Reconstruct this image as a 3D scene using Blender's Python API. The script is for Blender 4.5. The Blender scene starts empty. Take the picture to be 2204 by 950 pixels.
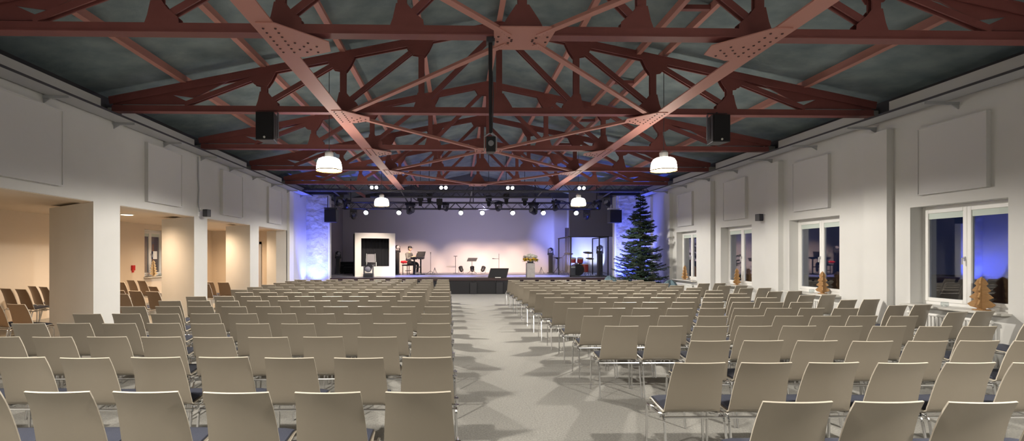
import bpy, bmesh, math, random
from mathutils import Vector, Matrix
random.seed(7)
PI = math.pi
scn = bpy.context.scene
C = scn.collection

# ------------------------------------------------------------------ camera, world, exposure
F = 1050.0                      # focal length in pixels of the 2204 px wide frame
cam_d = bpy.data.cameras.new('camera'); cam = bpy.data.objects.new('camera', cam_d); C.objects.link(cam)
cam.location = (0, 0, 1.65); cam.rotation_euler = (PI/2, 0, -0.022)
cam_d.sensor_width = 36; cam_d.lens = F/2204*36
cam_d.shift_x = (1102-1006)/2204; cam_d.shift_y = (551-475)/2204
cam_d.clip_start = 0.05; cam_d.clip_end = 200
scn.camera = cam
scn.view_settings.view_transform = 'Standard'; scn.view_settings.look = 'None'
scn.view_settings.gamma = 1; scn.view_settings.use_curve_mapping = False
scn.view_settings.exposure = 0.0
scn.cycles.use_denoising = True
scn.cycles.max_bounces = 6; scn.cycles.diffuse_bounces = 4; scn.cycles.glossy_bounces = 3; scn.cycles.transparent_max_bounces = 8
scn.cycles.sample_clamp_indirect = 4
w = bpy.data.worlds.new('night_sky'); scn.world = w; w.use_nodes = True
w.node_tree.nodes['Background'].inputs[0].default_value = (0.012, 0.022, 0.06, 1)
w.node_tree.nodes['Background'].inputs[1].default_value = 0.6

LAMP_W, LAMP_COL = 640, (1.0, 0.93, 0.83)
def light(kind, name, loc, power, col, aim=None, size=0.1, angle=60, blend=0.5):
    l = bpy.data.lights.new(name, kind); l.energy = power; l.color = col
    if kind == 'AREA': l.shape = 'DISK'; l.size = size
    else: l.shadow_soft_size = size
    if kind == 'SPOT': l.spot_size = math.radians(angle); l.spot_blend = blend
    o = bpy.data.objects.new(name, l); C.objects.link(o); o.location = loc
    if aim is not None: o.rotation_euler = (Vector(aim)-Vector(loc)).to_track_quat('-Z', 'Y').to_euler()
    return o
CX = 0.81                        # centre line of the roof
LAMPS = [(-2.61, 10.05), (4.24, 9.9), (-2.61, 17.05), (4.24, 16.9), (-2.61, 1.7), (4.24, 1.6)]
for x, y in LAMPS:
    light('SPOT', 'pendant_light', (x, y, 3.37), LAMP_W, LAMP_COL, aim=(x, y, 0), size=0.09, angle=172, blend=0.25)
# warm downlights of the side annex
for x, y in [(-8.7, 6.3), (-7.95, 11.95), (-7.95, 15.3), (-8.3, 18.6)]:
    light('SPOT', 'annex_downlight', (x, y, 2.60), 300, (1, 0.70, 0.44), aim=(x, y, 0), size=0.08, angle=165, blend=1.0)
# stage wash from the front truss onto the back wall, blue wash, blue uplights
for x in (-4.0, -2.5, 0.2, 1.2, 2.5, 3.9):
    light('SPOT', 'stage_wash', (x, 21.95, 3.72), 2300, (1, 0.69, 0.48), aim=(x*0.95+0.1, 27.3, 0.75), size=0.1, angle=36, blend=0.7)
light('SPOT', 'violet_wash', (1.2, 21.9, 3.72), 900, (0.72, 0.66, 1.0), aim=(1.0, 27.3, 3.2), size=0.1, angle=110, blend=0.8)
light('SPOT', 'blue_wash', (3.9, 22.1, 3.72), 1500, (0.25, 0.28, 1.0), aim=(5.55, 27.3, 2.5), size=0.1, angle=36, blend=0.9)
for x in (-2.2, 0.0, 2.4, 4.2):
    light('SPOT', 'deck_wash', (x, 22.0, 3.72), 1500, (0.42, 0.45, 1.0), aim=(x, 22.9, 0.7), size=0.1, angle=50, blend=0.8)
light('SPOT', 'blue_uplight', (-5.95, 20.25, 0.12), 1250, (0.07, 0.11, 1.0), aim=(-5.9, 20.95, 3.0), size=0.06, angle=85, blend=0.7)
light('SPOT', 'white_uplight', (-5.86, 20.35, 0.12), 200, (0.55, 0.62, 1.0), aim=(-5.85, 20.9, 2.2), size=0.06, angle=24, blend=0.8)
light('SPOT', 'blue_uplight', (7.35, 20.2, 0.12), 1250, (0.07, 0.11, 1.0), aim=(7.35, 20.95, 3.0), size=0.06, angle=85, blend=0.7)
light('SPOT', 'white_uplight', (7.15, 20.35, 0.12), 200, (0.55, 0.62, 1.0), aim=(7.15, 20.9, 2.2), size=0.06, angle=32, blend=0.8)
light('SPOT', 'key_light', (-2.6, 19.25, 4.2), 900, (1, 0.86, 0.74), aim=(-3.75, 22.4, 1.6), size=0.1, angle=40, blend=0.8)  # added spot without a fixture, brightens the cream frame booth
light('SPOT', 'booth_uplight', (6.6, 26.3, 0.85), 600, (0.24, 0.30, 1.0), aim=(6.6, 27.4, 2.4), size=0.06, angle=95, blend=0.7)
light('SPOT', 'booth_white_uplight', (7.6, 26.4, 0.85), 210, (0.72, 0.76, 1.0), aim=(7.85, 27.35, 2.2), size=0.06, angle=85, blend=0.7)

# ------------------------------------------------------------------ helpers
def mat(name, col, rough=0.6, metal=0.0, noise=None, emit=None, spec=0.5, bump=None, coord='Object'):
    m = bpy.data.materials.new(name); m.use_nodes = True
    nt = m.node_tree; b = nt.nodes['Principled BSDF']
    b.inputs['Base Color'].default_value = (*col, 1)
    b.inputs['Roughness'].default_value = rough; b.inputs['Metallic'].default_value = metal
    b.inputs['Specular IOR Level'].default_value = spec
    if emit: b.inputs['Emission Color'].default_value = (*emit[0], 1); b.inputs['Emission Strength'].default_value = emit[1]
    if noise or bump:
        tc = nt.nodes.new('ShaderNodeTexCoord')
    if noise:
        col2, scale, contrast = noise[:3]
        n = nt.nodes.new('ShaderNodeTexNoise'); n.inputs['Scale'].default_value = scale; n.inputs['Detail'].default_value = 6
        src = tc.outputs[coord]
        if len(noise) > 3:
            mp = nt.nodes.new('ShaderNodeMapping'); mp.inputs['Scale'].default_value = noise[3]
            nt.links.new(src, mp.inputs[0]); src = mp.outputs[0]
        nt.links.new(src, n.inputs['Vector'])
        r = nt.nodes.new('ShaderNodeValToRGB')
        r.color_ramp.elements[0].position = 0.5-contrast; r.color_ramp.elements[0].color = (*col, 1)
        r.color_ramp.elements[1].position = 0.5+contrast; r.color_ramp.elements[1].color = (*col2, 1)
        nt.links.new(n.outputs['Fac'], r.inputs[0]); nt.links.new(r.outputs[0], b.inputs['Base Color'])
    if bump:
        n2 = nt.nodes.new('ShaderNodeTexNoise'); n2.inputs['Scale'].default_value = bump[0]; n2.inputs['Detail'].default_value = 5
        nt.links.new(tc.outputs[coord], n2.inputs['Vector'])
        bp = nt.nodes.new('ShaderNodeBump'); bp.inputs['Strength'].default_value = bump[1]; bp.inputs['Distance'].default_value = bump[2]
        nt.links.new(n2.outputs['Fac'], bp.inputs['Height']); nt.links.new(bp.outputs[0], b.inputs['Normal'])
    return m

def glass(name, tint, refl, rough=0.02):
    m = bpy.data.materials.new(name); m.use_nodes = True
    nt = m.node_tree; nt.nodes.clear()
    o = nt.nodes.new('ShaderNodeOutputMaterial'); mx = nt.nodes.new('ShaderNodeMixShader')
    t = nt.nodes.new('ShaderNodeBsdfTransparent'); t.inputs[0].default_value = (*tint, 1)
    g = nt.nodes.new('ShaderNodeBsdfGlossy'); g.inputs['Roughness'].default_value = rough
    lw = nt.nodes.new('ShaderNodeLayerWeight'); pw = nt.nodes.new('ShaderNodeMath'); pw.operation = 'POWER'; pw.inputs[1].default_value = 5
    fr = nt.nodes.new('ShaderNodeMath'); fr.operation = 'MULTIPLY_ADD'; fr.inputs[1].default_value = 0.96; fr.inputs[2].default_value = 0.04
    nt.links.new(lw.outputs['Facing'], pw.inputs[0]); nt.links.new(pw.outputs[0], fr.inputs[0])
    mr = nt.nodes.new('ShaderNodeMath'); mr.operation = 'MULTIPLY'; mr.use_clamp = True; mr.inputs[1].default_value = refl
    nt.links.new(fr.outputs[0], mr.inputs[0]); nt.links.new(mr.outputs[0], mx.inputs[0])
    nt.links.new(t.outputs[0], mx.inputs[1]); nt.links.new(g.outputs[0], mx.inputs[2]); nt.links.new(mx.outputs[0], o.inputs[0])
    return m

M = {}
M['wall'] = mat('white_plaster', (0.60, 0.60, 0.585), 0.85, noise=((0.64, 0.64, 0.625), 1.5, 0.25))
M['panel'] = mat('acoustic_fabric', (0.62, 0.62, 0.62), 0.95)
M['annex'] = mat('annex_plaster', (0.68, 0.585, 0.475), 0.85)
M['carpet'] = mat('grey_carpet', (0.32, 0.315, 0.295), 0.97, noise=((0.46, 0.45, 0.42), 60, 0.16), spec=0.1, bump=(160, 0.5, 0.01))
M['deck'] = mat('dark_concrete_deck', (0.15, 0.20, 0.225), 0.9, noise=((0.27, 0.335, 0.35), 2.2, 0.22), bump=(9, 0.4, 0.03))
M['steel'] = mat('oxide_red_steel', (0.20, 0.060, 0.056), 0.55, noise=((0.255, 0.080, 0.074), 3, 0.3))
M['plate'] = mat('pink_red_plate', (0.52, 0.24, 0.205), 0.6)  # red steel coloured paler pink for the light on its undersides
M['rivet'] = mat('dark_rivet', (0.07, 0.02, 0.02), 0.5)
M['tray'] = mat('galvanised_tray', (0.42, 0.43, 0.45), 0.5, metal=0.2)
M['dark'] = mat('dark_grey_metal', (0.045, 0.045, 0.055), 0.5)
M['black'] = mat('black_plastic', (0.012, 0.012, 0.016), 0.45)
M['blackcloth'] = mat('black_cloth', (0.02, 0.02, 0.024), 0.95)
M['chrome'] = mat('chrome_tube', (0.72, 0.72, 0.72), 0.18, metal=1.0)
M['alu'] = mat('aluminium', (0.55, 0.55, 0.56), 0.35, metal=0.9)
M['shell'] = mat('taupe_laminate', (0.272, 0.238, 0.190), 0.30, spec=0.55)
M['shellbrown'] = mat('brown_laminate', (0.20, 0.125, 0.07), 0.4, spec=0.45)
M['rim'] = mat('cream_ply_edge', (0.72, 0.66, 0.55), 0.5)  # cream ply edge, its colour brightened for the light from above
M['pad'] = mat('blue_grey_fabric', (0.05, 0.056, 0.085), 0.95, noise=((0.07, 0.077, 0.11), 180, 0.2))
M['white'] = mat('white_plastic', (0.78, 0.78, 0.76), 0.35)
M['sill'] = mat('pale_stone', (0.62, 0.61, 0.57), 0.4, noise=((0.5, 0.49, 0.46), 12, 0.2))
M['pane'] = glass('night_window_glass', (0.75, 0.8, 0.9), 4.5)
M['clear'] = glass('clear_panel', (0.93, 0.95, 0.97), 0.35)
M['jar'] = glass('jar_glass', (0.9, 0.92, 0.92), 1.0)
M['blind'] = mat('pale_blind', (0.55, 0.62, 0.58), 0.8)
M['night'] = mat('dark_garden', (0.01, 0.012, 0.02), 0.95)
M['ply'] = mat('plywood', (0.33, 0.18, 0.07), 0.6, noise=((0.44, 0.26, 0.11), 9, 0.25, (1, 1, 6)))
M['birch'] = mat('pale_plywood', (0.62, 0.45, 0.24), 0.6, noise=((0.72, 0.55, 0.33), 9, 0.25, (1, 1, 6)))
M['opal'] = mat('glowing_opal_glass', (0.9, 0.88, 0.8), 0.4, emit=((1.0, 0.93, 0.78), 21.0))
M['brass'] = mat('brass_rim', (0.5, 0.3, 0.08), 0.4, metal=0.6)
M['bulb'] = mat('lit_lens', (1, 1, 1), 0.3, emit=((0.95, 0.95, 1.0), 14.0))
M['warmbulb'] = mat('lit_downlight', (1, 1, 1), 0.3, emit=((1.0, 0.82, 0.55), 7.0))
M['lens'] = mat('dark_lens', (0.25, 0.25, 0.28), 0.12)
M['rough'] = mat('rough_white_plaster', (0.52, 0.52, 0.54), 0.85, bump=(3.2, 0.9, 0.09))
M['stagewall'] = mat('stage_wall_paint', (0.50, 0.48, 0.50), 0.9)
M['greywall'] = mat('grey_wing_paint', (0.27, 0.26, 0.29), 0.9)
M['stagedeck'] = mat('stage_lino', (0.27, 0.26, 0.31), 0.34, noise=((0.31, 0.30, 0.35), 4, 0.2))
M['stagefront'] = mat('black_stage_skirt', (0.011, 0.011, 0.014), 0.8)
M['edge'] = mat('dark_red_stage_edge', (0.03, 0.013, 0.014), 0.6)
M['cream'] = mat('cream_painted_board', (0.80, 0.74, 0.66), 0.7)
M['needle'] = mat('fir_needles', (0.012, 0.034, 0.022), 0.7, noise=((0.025, 0.06, 0.035), 6, 0.2))
M['bark'] = mat('bark', (0.05, 0.032, 0.02), 0.9)
M['petalw'] = mat('white_petals', (0.82, 0.80, 0.74), 0.7)
M['petaly'] = mat('yellow_petals', (0.72, 0.48, 0.05), 0.7)
M['leaf'] = mat('green_leaf', (0.10, 0.16, 0.03), 0.7)
M['concrete'] = mat('grey_concrete', (0.30, 0.28, 0.28), 0.85, noise=((0.38, 0.36, 0.35), 7, 0.25))
M['skin'] = mat('skin', (0.58, 0.34, 0.25), 0.55)
M['shirt'] = mat('grey_shirt', (0.15, 0.155, 0.155), 0.9)
M['trousers'] = mat('black_trousers', (0.012, 0.012, 0.016), 0.9)
M['shoe'] = mat('pale_shoe', (0.55, 0.52, 0.48), 0.6)
M['red'] = mat('red_cloth', (0.62, 0.02, 0.035), 0.8)
M['redbox'] = mat('red_plastic', (0.50, 0.012, 0.012), 0.4)
M['drum'] = mat('red_drum_shell', (0.32, 0.045, 0.04), 0.3)
M['head'] = mat('drum_skin', (0.75, 0.72, 0.70), 0.6)
M['gold'] = mat('cymbal_bronze', (0.55, 0.38, 0.14), 0.3, metal=0.9)
M['curtain'] = mat('brown_curtain', (0.10, 0.075, 0.06), 0.95)
M['cover'] = mat('blue_grey_blanket', (0.10, 0.15, 0.18), 0.95)
M['door'] = mat('warm_wood_door', (0.48, 0.27, 0.13), 0.6, noise=((0.55, 0.32, 0.16), 5, 0.3, (6, 6, 0.6)))
M['paper'] = mat('paper', (0.85, 0.84, 0.82), 0.8)
M['mesh'] = mat('grey_mesh_fabric', (0.36, 0.34, 0.35), 0.9)

def bm_new(): return bmesh.new()
def box(bm, c, s, rot=None):
    mtx = Matrix.Translation(Vector(c))
    if rot is not None: mtx = mtx @ rot.to_4x4()
    r = bmesh.ops.create_cube(bm, size=1, matrix=mtx @ Matrix.Diagonal((*s, 1)))
    return r['verts']
def b2(bm, lo, hi): return box(bm, [(a+b)/2 for a, b in zip(lo, hi)], [abs(b-a) for a, b in zip(lo, hi)])
def frame_of(d, up=(0, 0, 1)):
    d = Vector(d).normalized(); up = Vector(up)
    if abs(d.dot(up)) > 0.98: up = Vector((0, 1, 0))
    x = d.cross(up).normalized(); z = x.cross(d).normalized()
    return Matrix((x, d, z)).transposed()          # columns: side, along, up
def bar(bm, p0, p1, w, h, up=(0, 0, 1)):
    p0 = Vector(p0); p1 = Vector(p1)
    return box(bm, (p0+p1)/2, (w, (p1-p0).length, h), frame_of(p1-p0, up))
def tube(bm, pts, r, n=8, cap=True):
    pts = [Vector(p) for p in pts]; rings = []
    rr = r if isinstance(r, (list, tuple)) else [r]*len(pts)
    for i, p in enumerate(pts):
        a = pts[max(i-1, 0)]; b = pts[min(i+1, len(pts)-1)]
        fr = frame_of(b-a, (0, 0, 1) if abs((b-a).normalized().z) < 0.95 else (0, 1, 0))
        rings.append([bm.verts.new(p + fr @ Vector((math.cos(t*2*PI/n)*rr[i], 0, math.sin(t*2*PI/n)*rr[i]))) for t in range(n)])
    for a, b in zip(rings, rings[1:]):
        for k in range(n):
            bm.faces.new((a[k], a[(k+1) % n], b[(k+1) % n], b[k]))
    if cap: bm.faces.new(rings[0][::-1]); bm.faces.new(rings[-1])
def bend(pts, rad, n=5):
    pts = [Vector(p) for p in pts]; out = [pts[0]]
    for a, p, b in zip(pts, pts[1:], pts[2:]):
        r = min(rad, (a-p).length*.45, (b-p).length*.45)
        q0 = p+(a-p).normalized()*r; q1 = p+(b-p).normalized()*r
        for i in range(n+1):
            t = i/n; out.append(q0*(1-t)**2 + p*2*t*(1-t) + q1*t*t)
    out.append(pts[-1]); return out
def lathe(bm, prof, n=24, c=(0, 0, 0), rot=None, close=False):
    c = Vector(c); rings = []
    for r, z in prof:
        ring = []
        for k in range(n):
            v = Vector((math.cos(2*PI*k/n)*max(r, 1e-4), math.sin(2*PI*k/n)*max(r, 1e-4), z))
            if rot is not None: v = rot @ v
            ring.append(bm.verts.new(c+v))
        rings.append(ring)
    for a, b in zip(rings, rings[1:]):
        for k in range(n): bm.faces.new((a[k], a[(k+1) % n], b[(k+1) % n], b[k]))
    if close: bm.faces.new(rings[0][::-1]); bm.faces.new(rings[-1])
def prism(bm, pts, axis, lo, hi):
    """polygon in the plane normal to axis ('x': pts are (y,z), 'y': (x,z), 'z': (x,y)), extruded lo..hi"""
    def v(p, t): return {'x': (t, p[0], p[1]), 'y': (p[0], t, p[1]), 'z': (p[0], p[1], t)}[axis]
    A = [bm.verts.new(v(p, lo)) for p in pts]; B = [bm.verts.new(v(p, hi)) for p in pts]
    n = len(pts); bm.faces.new(A[::-1]); bm.faces.new(B)
    for k in range(n): bm.faces.new((A[k], A[(k+1) % n], B[(k+1) % n], B[k]))
def ball(bm, c, r, seg=12, ring=8, sc=(1, 1, 1)):
    bmesh.ops.create_uvsphere(bm, u_segments=seg, v_segments=ring, radius=r, matrix=Matrix.Translation(Vector(c)) @ Matrix.Diagonal((*sc, 1)))
def obj(name, bm, m, parent=None, smooth=False, loc=None, bevel=0, label=None, rotz=0):
    bmesh.ops.recalc_face_normals(bm, faces=bm.faces[:])
    me = bpy.data.meshes.new(name); bm.to_mesh(me); bm.free()
    for mm in (m if isinstance(m, (list, tuple)) else [m]): me.materials.append(mm)
    if smooth:
        me.polygons.foreach_set('use_smooth', [True]*len(me.polygons))
        try: me.set_sharp_from_angle(angle=math.radians(40))
        except Exception: pass
    o = bpy.data.objects.new(name, me); C.objects.link(o)
    if parent is not None: o.parent = parent
    if loc is not None: o.location = loc
    if rotz: o.rotation_euler = (0, 0, rotz)
    if bevel:
        bv = o.modifiers.new('bevel', 'BEVEL'); bv.width = bevel; bv.segments = 2; bv.limit_method = 'ANGLE'
    if label: o['label'] = label
    return o
def tag(o, label, cat, group=None, kind=None):
    o['label'] = label; o['category'] = cat
    if group: o['group'] = group
    if kind: o['kind'] = kind
    return o
def thing(name, label, cat, loc=(0, 0, 0), rotz=0, group=None):
    o = bpy.data.objects.new(name, None); C.objects.link(o); o.empty_display_size = 0.1
    o.location = loc; o.rotation_euler = (0, 0, rotz)
    return tag(o, label, cat, group)
def struct(name, bm, m, label=None, **k):
    o = obj(name, bm, m, **k)
    if o.parent is None:
        o['kind'] = 'structure'; o['category'] = name.split('_')[0]
        if label: o['label'] = label
    return o
def dup(root, loc, rotz=None, label=None, group=None):
    def cp(o, par):
        c = o.copy(); C.objects.link(c)
        if par is not None:
            c.parent = par; c.matrix_parent_inverse = o.matrix_parent_inverse.copy()
        for ch in kids.get(o, ()): cp(ch, c)
        return c
    kids = {}
    def walk(o):
        kids[o] = list(o.children)
        for ch in o.children: walk(ch)
    walk(root)
    r = cp(root, None); r.location = loc
    if rotz is not None: r.rotation_euler = (0, 0, rotz)
    if label: r['label'] = label
    if group: r['group'] = group
    return r
def st(px, d, py=None):
    """point seen at frame pixel px (and py) at distance d along the hall"""
    x = (px-983)*d/F
    p = [x, d-0.022*x]
    if py is not None: p.append(1.65-(py-551)*d/F)
    return p
ORD = 'zeroth first second third fourth fifth sixth seventh eighth ninth tenth eleventh twelfth thirteenth fourteenth fifteenth'.split()
# ------------------------------------------------------------------ the room
XL, XR, Y0, YS, YB = -6.4, 8.1, -4.5, 20.9, 27.4
bm = bm_new(); b2(bm, (-7.2, Y0, -0.12), (XR+0.5, YB+0.2, 0)); b2(bm, (-10.2, Y0, -0.12), (-7.2, 20.2, 0))
b2(bm, (-9.9, Y0, 0), (-8.45, 20.0, 0.14))
struct('floor', bm, M['carpet'], 'light grey carpet floor of the hall')

def roof_z(o): return 6.27-0.204*abs(o)
bm = bm_new()
for s in (-1, 1):
    o2 = 8.2
    prism(bm, [(CX, roof_z(0)), (CX+s*o2, roof_z(o2)), (CX+s*o2, roof_z(o2)+0.16), (CX, roof_z(0)+0.16)], 'y', Y0, YB+0.3)
struct('ceiling', bm, M['deck'], 'dark grey-green pitched roof deck')

# right wall with four window recesses
WIN = [(6.99, 8.54), (10.15, 11.71), (13.22, 14.79), (16.32, 17.80)]
bm = bm_new(); z0, z1 = 0.80, 2.51
b2(bm, (XR, Y0, 0), (XR+.35, YB+.2, z0)); b2(bm, (XR, Y0, z1), (XR+.35, YB+.2, 4.34))
prev = Y0
for a, b in WIN+[(YB+.2, None)]:
    b2(bm, (XR, prev, z0), (XR+.35, a, z1)); prev = b
for i, y in enumerate((5.8, 8.87, 11.92, 15.15, 18.1)):
    b2(bm, (XR-.13, y, 0), (XR+.05, y+.52, 4.0))
struct('wall_right', bm, M['wall'], 'white window wall with shallow pilasters')
# upper strips of both side walls, set back, with a niche at every truss end
TRUSS_Y = [6.03, 9.31, 12.48, 15.48, 18.50]
bm = bm_new()
edges = [Y0]+[t for y in TRUSS_Y+[21.6] for t in (y-.28, y+.28)]+[YB]
for a, b in zip(edges[::2], edges[1::2]):
    b2(bm, (XR+.06, a, 4.30), (XR+.35, b, 4.56)); b2(bm, (-6.75, a, 4.30), (-6.48, b, 4.52))
struct('trim_1', bm, M['wall'], 'white upstand blocks between the truss ends')
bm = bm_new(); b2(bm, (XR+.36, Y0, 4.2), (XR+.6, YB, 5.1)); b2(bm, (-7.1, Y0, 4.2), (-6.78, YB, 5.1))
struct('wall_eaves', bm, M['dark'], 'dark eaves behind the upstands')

# left wall: upper wall, splayed piers, solid end
bm = bm_new(); b2(bm, (-6.78, Y0, 2.61), (XL, YB+.2, 4.34)); b2(bm, (-6.78, 18.48, 0), (XL, YB+.2, 2.61))
b2(bm, (-6.78, Y0, 0), (XL, 2.9, 2.61))
PIER = [(5.45, 6.12, 1.5), (8.74, 9.42, 2.19), (12.04, 12.67, 1.64), (15.26, 15.93, 1.35), (18.48, 19.2, 1.22)]
for a, b, t in PIER:
    ex, ey = XL-.819*t, a+.574*t
    prism(bm, [(XL, a), (XL, b), (XL-.38, b+.02), (ex+.12, ey+.36), (ex, ey)], 'z', 0, 2.61)
struct('wall_left', bm, M['wall'], 'white arcade wall with splayed piers')
bm = bm_new()
b2(bm, (-10.25, Y0, 0), (-9.9, 15.7, 2.66)); b2(bm, (-10.25, 16.95, 0), (-9.9, 20.2, 2.66))
b2(bm, (-10.25, 15.7, 0), (-9.9, 16.95, 0.98)); b2(bm, (-10.25, 15.7, 2.5), (-9.9, 16.95, 2.66))
b2(bm, (-9.9, 20.0, 0), (-6.78, 20.2, 2.66)); b2(bm, (-9.9, Y0, 0), (-6.78, Y0+.2, 2.66))
b2(bm, (-9.9, 10.05, 0.14), (-9.78, 10.35, 2.66))
struct('wall_annex', bm, M['annex'], 'cream outer wall of the side annex')
bm = bm_new(); b2(bm, (-10.25, Y0, 2.66), (-6.78, 20.2, 2.8)); b2(bm, (-6.78, Y0, 2.60), (-6.42, 18.48, 2.61))
struct('ceiling_annex', bm, M['annex'], 'low cream ceiling of the side annex')
bm = bm_new(); b2(bm, (-7.2, Y0-.2, 0), (XR+.4, Y0, 6.4)); struct('wall_rear', bm, M['wall'], 'white wall behind the seats')

# stage house
bm = bm_new(); b2(bm, (-6.78, YB, 0), (XR+.35, YB+.25, 4.9)); struct('wall_stage', bm, M['stagewall'], 'pale back wall of the stage')
bm = bm_new(); b2(bm, (-6.78, YB, 4.9), (XR+.35, YB+.25, 6.4)); struct('wall_gable', bm, M['dark'], 'dark gable above the stage wall')
bm = bm_new(); b2(bm, (XL, YS, 0), (-5.47, YS+.22, 4.3)); struct('wall_proscenium', bm, M['rough'], 'rough white plaster flank left of the stage, lit blue')
bm = bm_new(); b2(bm, (6.88, YS, 0), (XR, YS+.22, 4.3)); struct('wall_proscenium', bm, M['rough'], 'rough white plaster flank right of the stage, lit blue')
bm = bm_new(); b2(bm, (-5.47, YS-.02, 0), (-5.40, YS+.24, 4.2)); b2(bm, (6.80, YS-.02, 0), (6.88, YS+.24, 4.2))
b2(bm, (-6.40, 18.55, 0), (-6.30, 19.0, 4.1)); b2(bm, (8.0, 20.0, 0), (8.1, 20.4, 4.1))
struct('trim_2', bm, M['white'], 'white edge strips of the stage opening')
bm = bm_new(); b2(bm, (5.72, 24.6, 2.62), (8.1, 24.8, 4.9))
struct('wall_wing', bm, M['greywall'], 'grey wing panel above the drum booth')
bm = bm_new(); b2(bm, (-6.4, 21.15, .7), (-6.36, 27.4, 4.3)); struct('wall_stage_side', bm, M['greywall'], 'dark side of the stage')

s = thing('stage_platform', 'low black stage platform with dark red edge across the end of the hall', 'stage', (0.7, YS+.05, 0))
bm = bm_new(); b2(bm, (-6.08, 0, .60), (6.08, .26, .70)); b2(bm, (-7.0, .26, .60), (7.3, 6.4, .70)); obj('deck', bm, M['stagedeck'], s)
bm = bm_new(); b2(bm, (-6.08, -.03, .585), (6.08, 0.0, .705)); obj('edge_strip', bm, M['edge'], s, label='dark red edge strip')
for k in range(12):
    x0 = -6.08+k*12.16/12
    bm = bm_new(); b2(bm, (x0+.008, .0, 0), (x0+12.16/12-.008, .05, .585)); obj('front_panel', bm, M['stagefront'], s)
for x0 in (-.12, 1.0):
    bm = bm_new(); b2(bm, (x0, -.05, .0), (x0+.28, .0, .50)); obj('front_flap', bm, M['black'], s)
for x, y0, w_, h_ in ((-5.25, 26.2, 1.5, .62), (-4.6, 25.4, .9, .45)):
    pass

# windows of the right wall
def window(name, xw, y0, y1, z0, z1, side, leaf=2, handle=True, blind=True):
    w_ = bpy.data.objects.new(name, None); C.objects.link(w_); w_['kind'] = 'structure'; w_['category'] = 'window'
    w_.location = (xw, (y0+y1)/2, z0)
    hw, h = (y1-y0)/2, z1-z0; t = .07*side
    bm = bm_new(); f = .055
    for a, b, c, d in ((-hw, -hw+f, 0, h), (hw-f, hw, 0, h), (-hw+f+.0005, hw-f-.0005, 0, f), (-hw+f+.0005, hw-f-.0005, h-f, h)):
        b2(bm, (0, a, c), (t, b, d))
    obj('window_frame', bm, M['white'], w_, bevel=.006)
    for k in (0, 1):
        a = -hw+f if k == 0 else 0.0; b = 0.0 if k == 0 else hw-f; g = .065
        bm = bm_new(); e = -.012*side
        for p, q, c, d in ((a+.001, a+g, f+.001, h-f-.001), (b-g, b-.001, f+.001, h-f-.001), (a+g+.0005, b-g-.0005, f+.001, f+g), (a+g+.0005, b-g-.0005, h-f-g, h-f-.001)):
            b2(bm, (e, p, c), (.05*side, q, d))
        sh = obj('sash', bm, M['white'], w_, bevel=.006)
        bm = bm_new(); b2(bm, (.018*side, a+g, f+g), (.026*side, b-g, h-f-g)); obj('pane', bm, M['pane'], sh)
        if blind:
            bm = bm_new(); b2(bm, (.004*side, a+g, h-f-g-.10), (.014*side, b-g, h-f-g)); obj('roller_blind', bm, M['blind'], w_)
    bm = bm_new(); hz = h*.47
    for dy in (.035,):
        box(bm, (-.02*side, dy, hz), (.014, .03, .07)); tube(bm, [(-.02*side, dy, hz+.01), (-.055*side, dy, hz+.01), (-.055*side, dy, hz-.10)], .009, 8)
    obj('window_handle', bm, M['alu'], w_, smooth=True)
    return w_
for i, (a, b) in enumerate(WIN):
    w_ = window('window_%d' % (i+1), XR+.22, a, b, z0, z1, 1)
    bm = bm_new(); b2(bm, (-.38, -(b-a)/2-.05, -.035), (0.0, (b-a)/2+.05, 0.002)); obj('window_sill', bm, M['sill'], w_, bevel=.008)
w_ = window('window_5', -10.12, 15.7, 16.95, .98, 2.5, -1)
bm = bm_new(); b2(bm, (0, -.68, -.04), (.36, .68, .0)); obj('window_sill', bm, M['sill'], w_, bevel=.008)
bm = bm_new(); b2(bm, (.014, .14, .56), (.017, .36, .82)); tag(obj('notice_sheet', bm, M['paper'], None, loc=(-10.12, 16.325, .98)), 'blank white sheet of paper stuck on the annex window', 'paper')
# dark ground outside
bm = bm_new(); b2(bm, (XR+.5, Y0-10, -.3), (XR+40, YB+20, -.2)); b2(bm, (-50, Y0-10, -.3), (-10.4, YB+20, -.2))
struct('ground', bm, M['night'], 'dark ground outside the windows')
# annex door
d_ = bpy.data.objects.new('door_1', None); C.objects.link(d_); d_['kind'] = 'structure'; d_['category'] = 'door'; d_.location = (-8.5, 19.99, .14)
bm = bm_new(); b2(bm, (-.5, -.03, 0), (.5, 0, 1.98)); obj('door_leaf', bm, M['door'], d_)
bm = bm_new(); b2(bm, (-.58, -.05, 0), (-.5, 0, 2.08)); b2(bm, (.5, -.05, 0), (.58, 0, 2.08)); b2(bm, (-.58, -.05, 1.98), (.58, 0, 2.08)); obj('door_frame', bm, M['tray'], d_)
bm = bm_new(); tube(bm, [(.42, -.03, .98), (.42, -.08, .98), (.32, -.08, .98)], .01); obj('door_handle', bm, M['alu'], d_, smooth=True)

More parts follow.
